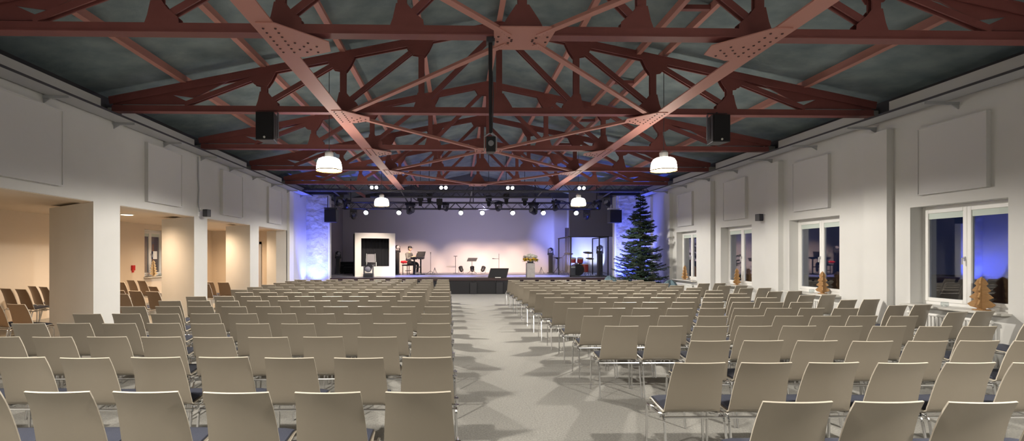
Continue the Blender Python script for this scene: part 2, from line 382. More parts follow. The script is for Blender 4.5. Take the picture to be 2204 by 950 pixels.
# ------------------------------------------------------------------ roof trusses
NODE = 1.48
def tz(o): return 6.10-0.204*abs(o)
def make_truss():
    t = thing('roof_truss', '', 'truss', (CX, 0, 0), group='red riveted roof trusses')
    bm = bm_new(); b2(bm, (-7.25, -.06, 4.36), (7.25, -.045, 4.47)); b2(bm, (-7.25, .045, 4.36), (7.25, .06, 4.47)); b2(bm, (-7.25, -.08, 4.35), (7.25, .08, 4.365))
    obj('bottom_chord', bm, M['steel'], t)
    for s in (-1, 1):
        bm = bm_new()
        p0 = (s*7.3, 0, tz(7.3)); p1 = (0, 0, tz(0))
        bar(bm, p0, p1, .15, .02, up=(0, 0, 1)); 
        bm2 = bm
        for y in (-.05, .05):
            bar(bm2, (p0[0], y, p0[2]-.065), (p1[0], y, p1[2]-.065), .02, .12)
        obj('top_chord', bm2, M['steel'], t)
        bm = bm_new()
        prism(bm, [(s*7.25, 4.5), (s*7.25, tz(7.25)-.1), (s*5.1, tz(5.1)-.1), (s*5.75, tz(5.75)-.30), (s*6.15, 4.68), (s*5.75, 4.5)], 'y', -.012, .012)
        obj('heel_plate', bm, M['steel'], t)
        for i in range(4):
            bm = bm_new()
            a = Vector((s*(i+1)*NODE, 0, 4.5)); b = Vector((s*i*NODE, 0, tz(i*NODE)-.12))
            for y in (-.035, .035): bar(bm, (a.x, y, a.z), (b.x, y, b.z), .018, .085)
            obj('diagonal', bm, M['steel'], t)
    for i in range(-3, 4):
        o = i*NODE
        bm = bm_new()
        for y in (-.035, .035): b2(bm, (o-.055, y-.01, 4.5), (o+.055, y+.01, tz(o)-.08))
        obj('post', bm, M['steel'], t)
        s = 1 if i >= 0 else -1
        bm = bm_new()
        if i == 0: pts = [(-.26, 4.45), (.26, 4.45), (.20, 4.56), (.08, 4.74), (-.08, 4.74), (-.20, 4.56)]
        else: pts = [(o-s*.27, 4.45), (o+s*.15, 4.45), (o+s*.11, 4.56), (o+s*.07, 4.74), (o-s*.06, 4.74), (o-s*.14, 4.64), (o-s*.26, 4.54)]
        prism(bm, pts, 'y', -.055, -.045); prism(bm, pts, 'y', .045, .055); obj('lower_gusset', bm, M['steel'], t)
        bm = bm_new()
        if i == 0: pts = [(-.38, tz(.38)-.06), (0, tz(0)-.02), (.38, tz(.38)-.06), (.26, tz(0)-.34), (-.26, tz(0)-.34)]
        else: pts = [(o-s*.26, tz(o-s*.26)-.06), (o+s*.30, tz(o+s*.30)-.06), (o+s*.27, tz(o+s*.30)-.15), (o+s*.17, tz(o)-.32), (o-s*.065, tz(o)-.36), (o-s*.15, tz(o)-.24)]
        prism(bm, pts, 'y', -.055, -.045); prism(bm, pts, 'y', .045, .055); obj('upper_gusset', bm, M['steel'], t)
    return t
tr = make_truss()
TN = ['nearest red roof truss, cut off by the top of the picture', 'second red roof truss from the camera, carrying the two black loudspeakers',
      'third red roof truss from the camera, behind the hanging loudspeakers', 'fourth red roof truss from the camera, above the two near pendant lamps', 'farthest red roof truss, above the lighting truss at the stage']
for i, y in enumerate(TRUSS_Y):
    t = tr if i == 0 else dup(tr, (CX, y, 0))
    t.location = (CX, y, 0); t['label'] = TN[i]
# purlins
for i in range(-4, 5):
    if i == 2: continue
    o = i*NODE; bm = bm_new(); z = roof_z(o)-.02
    b2(bm, (-.05, Y0, z-.15), (.05, YB, z-.135)); b2(bm, (-.01, Y0, z-.135), (.01, YB, z)); 
    tag(obj('purlin', bm, M['plate'], None, loc=(CX+o, 0, 0)), ['ridge purlin running along the peak of the dark roof', 'first', 'second', 'third', 'fourth'][0] if i == 0 else
        '%s roof purlin %s of the ridge under the dark roof deck' % (ORD[abs(i)-(1 if i > 2 else 0)], 'left' if i < 0 else 'right'), 'purlin', 'roof purlins')
# twin service rail on the right of the ridge
t = thing('service_rail', 'pair of long red rails with cross pieces running beside the ridge', 'rail', (3.48, 0, 5.50))
for x in (0, .54):
    bm = bm_new(); b2(bm, (x-.04, 4.5, 0), (x+.04, 21, .12)); obj('rail', bm, M['plate'], t)
for y in (7.6, 10.9, 14.0, 17.0):
    bm = bm_new(); b2(bm, (0.04, y-.04, .02), (.50, y+.04, .09)); obj('cross_piece', bm, M['steel'], t)
# two longitudinal beams under the bottom chords, with gusset plates
for s, nm in ((-1, 'left'), (1, 'right')):
    t = thing('ceiling_beam', 'long pinkish-red riveted beam running to the stage under the trusses, %s of the centre' % nm, 'beam', (CX+s*3.03, 0, 4.30), group='riveted longitudinal beams')
    bm = bm_new(); b2(bm, (-.13, 2.5, 0), (.13, 19.6, .018)); b2(bm, (-.012, 2.5, .018), (.012, 19.6, .05)); obj('flange', bm, M['plate'], t)
    for k, y in enumerate(TRUSS_Y[:4]):
        sc = 1 if k != 0 else 1.15
        pts = [(s*.06*1, -.40*sc), (s*.06, .42*sc), (-s*.22, .42*sc), (-s*.52*sc, .26*sc), (-s*.56*sc, .02), (-s*.15, -.40*sc)]
        bm = bm_new(); prism(bm, pts, 'z', -.014, -.002); g = obj('gusset_plate', bm, M['plate'], t, loc=(0, y, 0))
        bm = bm_new()
        for q in range(7):
            for x in (.02, -.12): lathe(bm, [(.017, -.014), (.012, -.024), (0, -.026)], 6, c=(s*x, -.33+q*.11, 0))
        for q in range(4): lathe(bm, [(.017, -.014), (.012, -.024), (0, -.026)], 6, c=(-s*(.22+q*.08), .05+(q % 2)*.1, 0)); lathe(bm, [(.017, -.014), (.012, -.024), (0, -.026)], 6, c=(-s*(.22+q*.07), .24+(q % 2)*.08, 0))
        obj('rivets', bm, M['rivet'], g)
# centre plates and wind bracing bars
def centre_plate(i, y):
    t = thing('bracing_plate', ['wide pink riveted plate under the middle of the nearest truss', '', 'pink riveted plate under the middle of the third truss', '', ''][i] or 'pink plate under the middle of the farthest truss', 'plate', (CX, y, 4.33), group='bracing plates on the centre line')
    bm = bm_new(); prism(bm, [(-.37, -.26), (-.32, .30), (.32, .30), (.37, -.26), (.30, -.33), (-.30, -.33)], 'z', 0, .015); obj('plate', bm, M['plate'], t)
    bm = bm_new()
    for sx in (-1, 1):
        for q in range(5):
            lathe(bm, [(.017, 0), (.012, -.010), (0, -.012)], 6, c=(sx*(.27-q*.035), -.22+q*.055, 0)); lathe(bm, [(.017, 0), (.012, -.010), (0, -.012)], 6, c=(sx*(.27-q*.035), .24-q*.05, 0))
        for q in range(2): lathe(bm, [(.017, 0), (.012, -.010), (0, -.012)], 6, c=(sx*.30, -.08+q*.14, 0))
    obj('rivets', bm, M['rivet'], t)
for i in (0, 2, 4): centre_plate(i, TRUSS_Y[i])
TY = [2.9]+TRUSS_Y
def brace(s, a, b, lab):
    """bar from the centre of truss a to the side beam at truss b"""
    p = Vector((CX+s*.18, TY[a]+(.12 if b > a else -.12), 4.325)); q = Vector((CX+s*2.85, TY[b]+(-.1 if b > a else .1), 4.325))
    bm = bm_new(); bar(bm, p, q, .085, .012); bar(bm, p+Vector((0, 0, .03)), q+Vector((0, 0, .03)), .012, .055)
    tag(obj('wind_brace', bm, M['plate'], None), lab, 'brace', 'wind bracing bars between the trusses')
for s, nm in ((-1, 'left'), (1, 'right')):
    brace(s, 1, 0, 'pink bracing bar from the nearest centre plate towards the camera, %s one' % nm)
    brace(s, 1, 2, 'pink bracing bar from nearest centre plate out to the %s beam at the second truss' % nm)
    brace(s, 3, 2, 'pink bracing bar from third truss centre out to the %s beam at the second truss' % nm)
    brace(s, 3, 4, 'pink bracing bar from third truss centre out to the %s beam at the fourth truss' % nm)
    brace(s, 5, 4, 'pink bracing bar from farthest truss centre out to the %s beam at the fourth truss' % nm)

# cable trays along both walls
for s, x, xw, nm in ((-1, -5.98, -6.4, 'left'), (1, 7.5, 8.1, 'right')):
    t = thing('cable_tray', 'long grey cable tray on brackets along the top of the %s wall' % nm, 'cable tray', (0, 0, 4.13))
    bm = bm_new(); b2(bm, (x, 0.5, 0), (x+s*.36, 20.4, .012)); b2(bm, (x+s*.35, .5, 0), (x+s*.36, 20.4, .05)); obj('tray', bm, M['tray'], t)
    bm = bm_new(); b2(bm, (x-s*.012, 0.5, -.0), (x, 20.4, .035)); obj('tray_lip', bm, M['dark'], t)
    bm = bm_new()
    for q in range(3): tube(bm, [(x+s*(.06+q*.045), .5, .03), (x+s*(.06+q*.045), 20.4, .03)], .014, 6)
    obj('cables', bm, M['tray'], t)
    ys = [4.6+1.55*k for k in range(11)]
    for y in ys:
        bm = bm_new(); b2(bm, (x+s*.02, y-.02, -.04), (xw, y+.02, 0)); prism(bm, [(xw, -.04), (xw, -.11), (xw-s*.12, -.04)], 'y', y-.008, y+.008); obj('bracket', bm, M['tray'], t)
# ------------------------------------------------------------------ chairs
PROF = [(-.275, .840, .194), (-.250, .79, .197), (-.225, .73, .201), (-.204, .665, .206), (-.186, .60, .211), (-.171, .54, .215), (-.159, .49, .218),
        (-.148, .458, .220), (-.130, .435, .221), (-.100, .424, .221), (-.055, .422, .220), (.01, .428, .218), (.08, .438, .215), (.14, .445, .211), (.185, .443, .206), (.212, .432, .20), (.224, .418, .192)]
def shell_bm(nu=9):
    th = .011; P = PROF; rows = len(P)
    def pt(i, u):
        y, z, hw = P[i]
        k = 1-min(max((.46-z)/.04, 0), 1) if i < 9 else 0
        return Vector((u*hw, y+(.024*u*u*k), z+(0.006*u*u if i > 9 else 0)))
    us = [-1+2*j/(nu-1) for j in range(nu)]
    bm = bm_new(); A = []; B = []
    for i in range(rows):
        a = []; b = []
        for u in us:
            p = pt(i, u); t1 = pt(min(i+1, rows-1), u)-pt(max(i-1, 0), u); t2 = pt(i, min(u+.05, 1))-pt(i, max(u-.05, -1))
            n = t1.cross(t2).normalized()
            a.append(bm.verts.new(p+n*th/2)); b.append(bm.verts.new(p-n*th/2))
        A.append(a); B.append(b)
    for i in range(rows-1):
        for j in range(nu-1):
            bm.faces.new((A[i][j], A[i][j+1], A[i+1][j+1], A[i+1][j])); bm.faces.new((B[i][j], B[i+1][j], B[i+1][j+1], B[i][j+1]))
        for j in (0, nu-1):
            f = bm.faces.new((A[i][j], A[i+1][j], B[i+1][j], B[i][j])); f.material_index = 1
    for i in (0, rows-1):
        for j in range(nu-1):
            f = bm.faces.new((A[i][j], A[i][j+1], B[i][j+1], B[i][j])); f.material_index = 1
    return bm
def pad_bm():
    bm = bm_new(); ys = [-.105, -.095, -.06, .0, .07, .14, .185, .205]; nu = 7; top = []; bot = []
    def zs(y):
        pp = [(a, b) for a, b, c in PROF[9:]]
        for (a, b), (c, d) in zip(pp, pp[1:]):
            if a <= y <= c: return b+(d-b)*(y-a)/(c-a)
        return pp[0][1] if y < pp[0][0] else pp[-1][1]
    for i, y in enumerate(ys):
        e = min(i, len(ys)-1-i); h = [.012, .024, .03, .03][min(e, 3)]; hw = .195 if e else .188
        top.append([bm.verts.new((hw*(-1+2*j/(nu-1)), y, zs(y)+.007+h*(1 if 0 < j < nu-1 else .6))) for j in range(nu)])
        bot.append([bm.verts.new((hw*(-1+2*j/(nu-1)), y, zs(y)+.0065)) for j in range(nu)])
    for i in range(len(ys)-1):
        for j in range(nu-1):
            bm.faces.new((top[i][j], top[i][j+1], top[i+1][j+1], top[i+1][j])); bm.faces.new((bot[i][j], bot[i+1][j], bot[i+1][j+1], bot[i][j+1]))
        for j in (0, nu-1): bm.faces.new((top[i][j], top[i+1][j], bot[i+1][j], bot[i][j]))
    for i in (0, len(ys)-1):
        for j in range(nu-1): bm.faces.new((top[i][j], top[i][j+1], bot[i][j+1], bot[i][j]))
    return bm
HW = .236
def side_rail(bm, s, n=8):
    tube(bm, [(s*HW, .165, .405), (s*HW, -.135, .398)], .0105, n)
    tube(bm, [(s*HW, .12, .405), (s*.15, .09, .425), (s*.12, .05, .425)], .008, n); tube(bm, [(s*HW, -.09, .40), (s*.15, -.06, .415), (s*.12, -.03, .415)], .008, n)
    b2(bm, (s*HW-.02, .03, .385), (s*HW+.022, .075, .425)); b2(bm, (s*HW-.02, -.12, .38), (s*HW+.022, -.085, .415))
def front_leg(bm, s, n=8): tube(bm, bend([(s*HW, .06, .405), (s*HW, .178, .405), (s*(HW+.006), .172, .0)], .05), .0105, n)
def rear_leg(bm, s, n=8): tube(bm, bend([(s*HW, -.08, .398), (s*HW, -.155, .396), (s*(HW+.006), -.235, .0)], .05), .0105, n)
def cross(bm, n=8): tube(bm, [(-HW, -.15, .392), (HW, -.15, .392)], .0105, n); tube(bm, [(-HW, .10, .400), (HW, .10, .400)], .0095, n)
def make_chair(shellmat, near):
    t = thing('shell_chair', '', 'chair')
    o = obj('shell', shell_bm(9 if near else 5), [shellmat, M['rim']], t, smooth=True)
    o = obj('seat_pad', pad_bm(), M['pad'], t, smooth=True, label='blue-grey padded seat')
    if near:
        bm = bm_new(); cross(bm); side_rail(bm, -1); side_rail(bm, 1); obj('seat_frame', bm, M['chrome'], t, smooth=True)
        for s in (-1, 1):
            bm = bm_new(); front_leg(bm, s); obj('leg', bm, M['chrome'], t, smooth=True)
            bm = bm_new(); rear_leg(bm, s); obj('leg', bm, M['chrome'], t, smooth=True)
    else:
        bm = bm_new(); cross(bm, 5); side_rail(bm, -1, 5); side_rail(bm, 1, 5)
        for s in (-1, 1): front_leg(bm, s, 5); rear_leg(bm, s, 5)
        obj('frame', bm, M['chrome'], t, smooth=True)
    return t
near_chair = make_chair(M['shell'], True); far_chair = make_chair(M['shell'], False); brown_chair = make_chair(M['shellbrown'], True)
used = set()
def put(proto, x, ytop, label, group, rot=0.0):
    """chair whose back's top edge stands at x, ytop"""
    dx, dy = .275*math.sin(-rot), .275*math.cos(rot)
    loc = (x+dx, ytop+dy, 0); rot += random.uniform(-.02, .02)
    if proto not in used:
        used.add(proto); proto.location = loc; proto.rotation_euler = (0, 0, rot); proto['label'] = label; proto['group'] = group; return proto
    return dup(proto, loc, rot, label, group)
NL = {1: 6, 2: 8, 3: 9, 9: 9}
for n in range(1, 16):
    d = 2.89+.975*(n-1)
    p = near_chair if n <= 7 else far_chair
    x0 = -.03-.016*(n-1)-.195
    for k in range(NL.get(n, 10)):
        x = x0-.54*k; y = d-.022*x+random.uniform(-.02, .02)
        put(p, x+random.uniform(-.008, .008), y, 'taupe shell chair, %s seat left of the centre aisle, %s row from the camera' % (ORD[k+1], ORD[n]), 'chairs left of the aisle')
for n in range(1, 16):
    d = 2.70+.962*(n-1)
    p = near_chair if n <= 7 else far_chair
    x0 = (1.705 if n != 2 else 1.645)+.195
    cnt = {1: 4, 2: 6, 3: 8}.get(n, 9); c = 0
    for k in range(cnt):
        if n == 3 and k == 0: continue
        c += 1
        x = x0+.514*k; y = d-.022*x+random.uniform(-.02, .02)
        put(p, x+random.uniform(-.008, .008), y, 'taupe shell chair, %s seat right of the centre aisle, %s row from the camera' % (ORD[c], ORD[n]), 'chairs right of the aisle')
for i, d in enumerate((6.2, 7.15, 8.1, 9.1, 10.15, 11.2, 12.3, 13.3, 14.4)):
    p = near_chair if i < 5 else far_chair
    for j, x in enumerate((7.02+.19, 7.565+.17)):
        if i == 0 and j == 1: continue
        put(p, x+(.0 if i < 5 else .03), d-.022*x-.16+j*.12, 'taupe shell chair turned inwards beside window wall, %s of the %s pair from camera' % ('inner' if j == 0 else 'outer', ORD[i+1]) if i else 'lone taupe shell chair turned inwards by window wall, at right picture edge', 'chairs by the window wall', rot=.22)
AN = [(-9.38, 10.95, -.5, .14, 'by the outer wall behind the nearest pier, left of two'), (-8.93, 10.7, -.5, .14, 'by the outer wall behind the nearest pier, right of two'),
      (-8.75, 9.95, -.42, .14, 'before the pale annex wall in first opening, right of two'), (-9.24, 10.16, -.42, .14, 'before the pale annex wall in first opening, left of two'),
      (-7.38, 8.3, -.25, 0, 'lowest and nearest in the first annex opening, right one'), (-7.90, 8.42, -.25, 0, 'lowest and nearest in the first annex opening, left one'),
      (-8.95, 13.55, -.52, .14, 'in the back row below the annex window, left of three'), (-8.49, 13.28, -.52, .14, 'in the back row below the annex window, middle of three'), (-8.03, 13.02, -.52, 0, 'in the back row below the annex window, right of three'),
      (-8.62, 12.62, -.45, .14, 'standing between the two chair rows of the second annex opening'),
      (-7.92, 11.55, -.36, 0, 'in the front row of the second opening, left of three'), (-7.42, 11.37, -.36, 0, 'in the front row of the second opening, middle of three'), (-6.92, 11.2, -.36, 0, 'in the front row of second opening, right of three'),
      (-7.1, 10.45, -.3, 0, 'in the second opening, half hidden by the white pier'),
      (-7.66, 15.15, -.25, 0, 'in the third opening, left one of two'), (-7.13, 15.02, -.25, 0, 'in the third opening, right one of two'), (-7.3, 14.2, -.25, 0, 'in the third opening, half hidden by the white pier')]
for x, d, r, z, lab in AN:
    o = put(brown_chair, x, d, 'brown shell chair '+lab, 'chairs in the side annex', rot=r)
    o.location.z = z

# ------------------------------------------------------------------ wall panels, radiators, small wall fittings
def panel(side, y0, y1, za, zb, label):
    x = XL if side < 0 else XR
    t = thing('acoustic_panel', label, 'panel', (x, (y0+y1)/2, (za+zb)/2), group='white acoustic panels'); s = -side
    hy, hz = (y1-y0)/2, (zb-za)/2
    bm = bm_new(); b2(bm, (0, -hy+.02, -hz+.02), (s*.06, hy-.02, hz-.02)); obj('fabric', bm, M['panel'], t)
    bm = bm_new()
    for a, b, c, d in ((-hy, -hy+.02, -hz, hz), (hy-.02, hy, -hz, hz), (-hy+.02, hy-.02, -hz, -hz+.02), (-hy+.02, hy-.02, hz-.02, hz)): b2(bm, (0, a, c), (s*.075, b, d))
    obj('panel_frame', bm, M['panel'], t)
for i, y in enumerate((7.22, 10.38, 13.42, 16.5)):
    panel(1, y, y+1.12, 2.70, 3.86, 'white square acoustic panel above the %s window from the camera' % ORD[i+1])
for i, (y, lab) in enumerate(((6.75, 'first arcade opening, at left picture edge'), (10.15, 'second arcade opening'), (13.35, 'third arcade opening'), (16.6, 'fourth arcade opening'))):
    panel(-1, y, y+1.25, 2.77, 3.99, 'white square acoustic panel above the '+lab)
def radiator(y0, y1, label):
    t = thing('radiator', label, 'radiator', (8.03, (y0+y1)/2, .12), group='white ribbed radiators'); h = .56; w2 = (y1-y0)/2
    bm = bm_new(); n = int((y1-y0)/.06)
    for k in range(n):
        yy = -w2+(k+.5)*(y1-y0)/n; tube(bm, [(0, yy, .02), (0, yy, h-.02)], .02, 6); 
    obj('ribs', bm, M['white'], t, smooth=True)
    bm = bm_new(); tube(bm, [(0, -w2, .03), (0, w2, .03)], .028, 8); tube(bm, [(0, -w2, h-.03), (0, w2, h-.03)], .028, 8); obj('header_pipes', bm, M['white'], t, smooth=True)
    bm = bm_new(); tube(bm, bend([(0, w2, h-.03), (0, w2+.10, h-.03), (.05, w2+.10, h-.03)], .02), .014); ball(bm, (0, w2+.1, h-.03), .03); obj('valve', bm, M['white'], t, smooth=True)
    bm = bm_new()
    for q in (-w2*.7, w2*.7): b2(bm, (-.012, q-.012, -.12), (.012, q+.012, .03))
    obj('feet', bm, M['white'], t)
for i, (a, b) in enumerate(WIN): radiator(a+.15, b-.15, 'white ribbed radiator under the %s window from the camera' % ORD[i+1])

def wall_speaker(loc, s, label):
    t = thing('wall_speaker', label, 'speaker', loc, group='small wall speakers')
    bm = bm_new(); b2(bm, (0, -.10, -.09), (-s*.01, .02, .12)); tube(bm, [(-s*.005, -.03, .06), (-s*.14, -.03, .06), (-s*.16, -.03, .02)], .014); obj('bracket', bm, M['white'], t, smooth=True)
    bm = bm_new(); prism(bm, [(-s*.12, -.10), (-s*.25, -.14), (-s*.27, .02), (-s*.14, .03)], 'z', -.10, .08); obj('cabinet', bm, M['black'], t, bevel=.008)
    bm = bm_new(); prism(bm, [(-s*.128, -.106), (-s*.245, -.144), (-s*.247, -.149), (-s*.126, -.112)], 'z', -.085, .065); obj('grille', bm, M['dark'], t)
    return t
wall_speaker((XL, 12.3, 2.72), -1, 'small black wall speaker above the second white pier')
wall_speaker((XR-.0, 12.62, 2.66), 1, 'small black wall speaker between the second and third window')
bm = bm_new(); tube(bm, bend([(XL+.015, 12.2, 4.1), (XL+.015, 12.2, 3.6), (XL+.015, 12.23, 3.3), (XL+.015, 12.2, 2.95), (XL+.015, 12.25, 2.74)], .05), .02, 6)
tag(obj('cable', bm, M['tray'], None, smooth=True), 'grey cable running down the left wall from tray to small speaker', 'cable')
t = thing('fire_alarm', 'red fire alarm box on the annex wall left of the window', 'alarm', (-9.9, 15.12, 1.28))
bm = bm_new(); b2(bm, (0, -.07, -.08), (.05, .07, .08)); obj('housing', bm, M['redbox'], t, bevel=.01)
bm = bm_new(); b2(bm, (.05, -.035, -.035), (.055, .035, .035)); obj('push_plate', bm, M['redbox'], t)
bm = bm_new(); b2(bm, (0, -.035, -.14), (.03, .035, -.085)); obj('tab', bm, M['redbox'], t)
t = thing('wall_socket', 'small white socket low on the front of the nearest pier', 'socket', (XL, 9.05, .3))
bm = bm_new(); b2(bm, (0, -.06, -.04), (.012, .06, .04)); obj('plate', bm, M['white'], t, bevel=.004)
bm = bm_new()
for y in (-.028, .028): lathe(bm, [(.019, 0), (.019, .013), (.016, .013), (.014, .006), (0, .006)], 14, c=(0, y, 0), rot=Matrix.Rotation(PI/2, 3, 'Y'))
obj('outlet', bm, M['white'], t)

def plywood_tree(loc, h, wdt, m, rot, label, tiers=4):
    t = thing('wooden_tree', label, 'ornament', loc, rot, group='wooden fir trees on the sills')
    pts = []; z = .05
    for k in range(tiers):
        a = wdt/2*(1-.72*k/tiers) if k else wdt/2*.94
        zz = h*(.10+.84*k/tiers); pts += [(a, zz+h*.075), (a*.5, zz+h*.84/tiers*1.05)]
    right = [(wdt*.12, 0), (wdt*.15, h*.06)]+[(wdt*.36, h*.10)]+pts+[(0, h)]
    out = right+[(-x, z) for x, z in right[-2::-1]]
    bm = bm_new(); prism(bm, out, 'y', -.011, .011); obj('cutout', bm, m, t, bevel=.003)
    bm = bm_new(); prism(bm, [(x*.94, z*.985) for x, z in out], 'x', -.011, .011); obj('cross_cutout', bm, m, t, bevel=.003)
    bm = bm_new(); lathe(bm, [(wdt*.3, 0), (wdt*.3, .012), (0, .012)], 16, close=False); obj('foot', bm, m, t)
plywood_tree((8.17, 7.42, .803), .52, .36, M['ply'], .5, 'big golden-brown wooden fir tree on the nearest window sill')
plywood_tree((8.17, 10.72, .803), .50, .30, M['ply'], .9, 'wooden fir tree on the sill of the second window from the camera')
plywood_tree((8.17, 14.05, .803), .48, .30, M['ply'], .3, 'wooden fir tree on the sill of the third window from the camera')
plywood_tree((8.17, 17.3, .803), .50, .30, M['ply'], .6, 'wooden fir tree on the sill of the farthest window')
plywood_tree((-9.93, 16.2, .983), .52, .28, M['birch'], 1.0, 'pale wooden fir tree on the annex window sill', 5)
for i, (x, y, zz, lab) in enumerate(((8.16, 7.98, .803, 'small clear glass tealight jar beside the big wooden fir on nearest sill'), (8.17, 11.05, .803, 'small clear glass tealight jar on the second window sill'), (-9.92, 16.55, .983, 'small clear glass tealight jar on the annex sill'))):
    t = thing('tealight_jar', lab, 'jar', (x, y, zz), group='tealight jars')
    bm = bm_new(); lathe(bm, [(0, 0), (.045, 0), (.055, .03), (.05, .075), (.046, .075), (.05, .03), (.042, .006), (0, .006)], 18); obj('glass', bm, M['jar'], t, smooth=True)
    bm = bm_new(); lathe(bm, [(0, .007), (.02, .007), (.02, .022), (0, .022)], 14); obj('candle', bm, M['paper'], t, smooth=True)

# ------------------------------------------------------------------ lamps hanging from the roof
def pendant(x, y, label):
    t = thing('pendant_lamp', label, 'lamp', (x, y, 3.40), group='glowing bell-shaped pendant lamps')
    bm = bm_new(); lathe(bm, [(.255, 0), (.25, .09), (.236, .17), (.205, .225), (.15, .253), (.07, .262), (.0, .262)], 32)
    obj('bell_shade', bm, M['opal'], t, smooth=True)
    bm = bm_new(); lathe(bm, [(.258, -.012), (.262, 0), (.258, .012), (.25, 0), (.258, -.012)], 32); obj('rim', bm, M['brass'], t, smooth=True)
    bm = bm_new(); lathe(bm, [(.085, .26), (.085, .36), (.05, .40), (.0, .40)], 20); obj('lamp_cap', bm, M['alu'], t, smooth=True)
    bm = bm_new(); tube(bm, [(0, 0, .39), (0, 0, roof_z(x-CX)-3.39)], .007, 6); obj('suspension_rod', bm, M['dark'], t)
for (x, y), lab in zip(LAMPS, ('near left pendant lamp glowing below the roof', 'near right pendant lamp glowing below the roof', 'far left pendant lamp, small, in front of the lighting truss', 'far right pendant lamp, small, in front of the lighting truss', 'pendant lamp above the left chairs nearest the camera', 'pendant lamp above the right chairs nearest the camera')):
    pendant(x, y, lab)
for i, (x, y) in enumerate([(-8.7, 6.3), (-7.95, 11.95), (-7.95, 15.3), (-8.3, 18.6)]):
    t = thing('ceiling_downlight', 'round lit downlight in the annex ceiling, %s one from the camera' % ORD[i+1], 'lamp', (x, y, 2.66), group='round annex ceiling lights')
    bm = bm_new(); lathe(bm, [(.15, 0), (.15, -.02), (.135, -.025), (.13, -.01)], 24); obj('ring', bm, M['white'], t, smooth=True)
    bm = bm_new(); lathe(bm, [(.13, -.008), (.11, -.03), (0, -.036)], 24); obj('diffuser', bm, M['warmbulb'], t, smooth=True)

# hanging loudspeakers at the second truss
def hung_speaker(x, y, label, yoke=True):
    t = thing('hanging_speaker', label, 'loudspeaker', (x, y, 3.80), 0, group='loudspeakers on the second truss')
    bm = bm_new(); prism(bm, [(-.17, -.17), (.17, -.17), (.12, .15), (-.12, .15)], 'z', 0, .52); obj('cabinet', bm, M['black'], t, bevel=.012)
    bm = bm_new(); b2(bm, (-.15, -.182, .02), (.15, -.17, .50)); obj('grille', bm, M['stagefront'], t)
    bm = bm_new()
    for sx in (-1, 1): b2(bm, (sx*.185-.005, -.02, .06), (sx*.185+.005, .03, .58))
    b2(bm, (-.19, -.02, .57), (.19, .03, .582)); tube(bm, [(0, 0, .58), (0, 0, .60)], .02); obj('yoke', bm, M['dark'], t)
    bm = bm_new(); lathe(bm, [(.02, -.0), (.02, .01), (0, .012)], 12, c=(.0, -.183, .045), rot=Matrix.Rotation(PI/2, 3, 'X')); obj('badge', bm, M['white'], t)
hung_speaker(-3.55, 9.27, 'black loudspeaker hanging from the second truss on the left'); hung_speaker(4.99, 9.25, 'black loudspeaker hanging from the second truss on the right')
t = thing('hanging_projector', 'small black box fixture in a light yoke on a long black pole in mid roof', 'fixture', (.42, 6.05, 2.93))
bm = bm_new(); prism(bm, [(-.06, -.07), (.06, -.07), (.045, .09), (-.045, .09)], 'z', 0, .19); obj('housing', bm, M['black'], t, bevel=.008)
bm = bm_new(); lathe(bm, [(.035, 0), (.035, .02), (.0, .022)], 16, c=(0, -.07, .10), rot=Matrix.Rotation(PI/2, 3, 'X')); obj('lens', bm, M['lens'], t, smooth=True)
bm = bm_new()
for sx in (-1, 1): bar(bm, (sx*.075, 0, .02), (sx*.075, 0, .20), .012, .02, up=(0, 1, 0)); bar(bm, (sx*.075, 0, .20), (0, 0, .25), .012, .02, up=(0, 1, 0))
obj('yoke', bm, M['alu'], t)
bm = bm_new(); tube(bm, [(0, 0, .24), (0, 0, .62), (0.0, 0, 1.41)], [.018, .022, .026], 10); obj('pole', bm, M['black'], t, smooth=True)
bm = bm_new(); b2(bm, (-.05, -.06, 1.36), (.05, .06, 1.42)); tube(bm, [(.02, -.02, .25), (.035, -.03, .7), (.02, -.025, 1.0)], .006); obj('clamp', bm, M['dark'], t)
# ------------------------------------------------------------------ lighting trusses over the stage
def lattice(x0, x1, y, z, hgt, dep, label):
    t = thing('lighting_truss', label, 'truss', (0, y, z)); 
    for sy in (-1, 1):
        for sz in (-1, 1):
            bm = bm_new(); tube(bm, [(x0, sy*dep/2, sz*hgt/2), (x1, sy*dep/2, sz*hgt/2)], .025, 8); obj('chord_tube', bm, M['dark'], t, smooth=True)
    n = int((x1-x0)/hgt/1.0); bm = bm_new()
    for k in range(n):
        a = x0+k*(x1-x0)/n; b = a+(x1-x0)/n; f = 1 if k % 2 else -1
        for sy in (-1, 1): tube(bm, [(a, sy*dep/2, -f*hgt/2), (b, sy*dep/2, f*hgt/2)], .011, 5)
        for sz in (-1, 1): tube(bm, [(a, -f*dep/2, sz*hgt/2), (b, f*dep/2, sz*hgt/2)], .011, 5)
    obj('lattice_braces', bm, M['dark'], t, smooth=True); return t
lattice(-6.0, 7.6, 19.3, 4.36, .30, .30, 'dark lattice lighting truss right under the farthest roof truss')
lattice(-5.1, 6.4, 22.0, 3.90, .28, .30, 'dark lattice lighting truss carrying the row of lit spotlights')
lattice(-3.6, 4.0, 20.5, 4.22, .22, .22, 'smaller dark lattice truss between the two lighting trusses, in mid stage')
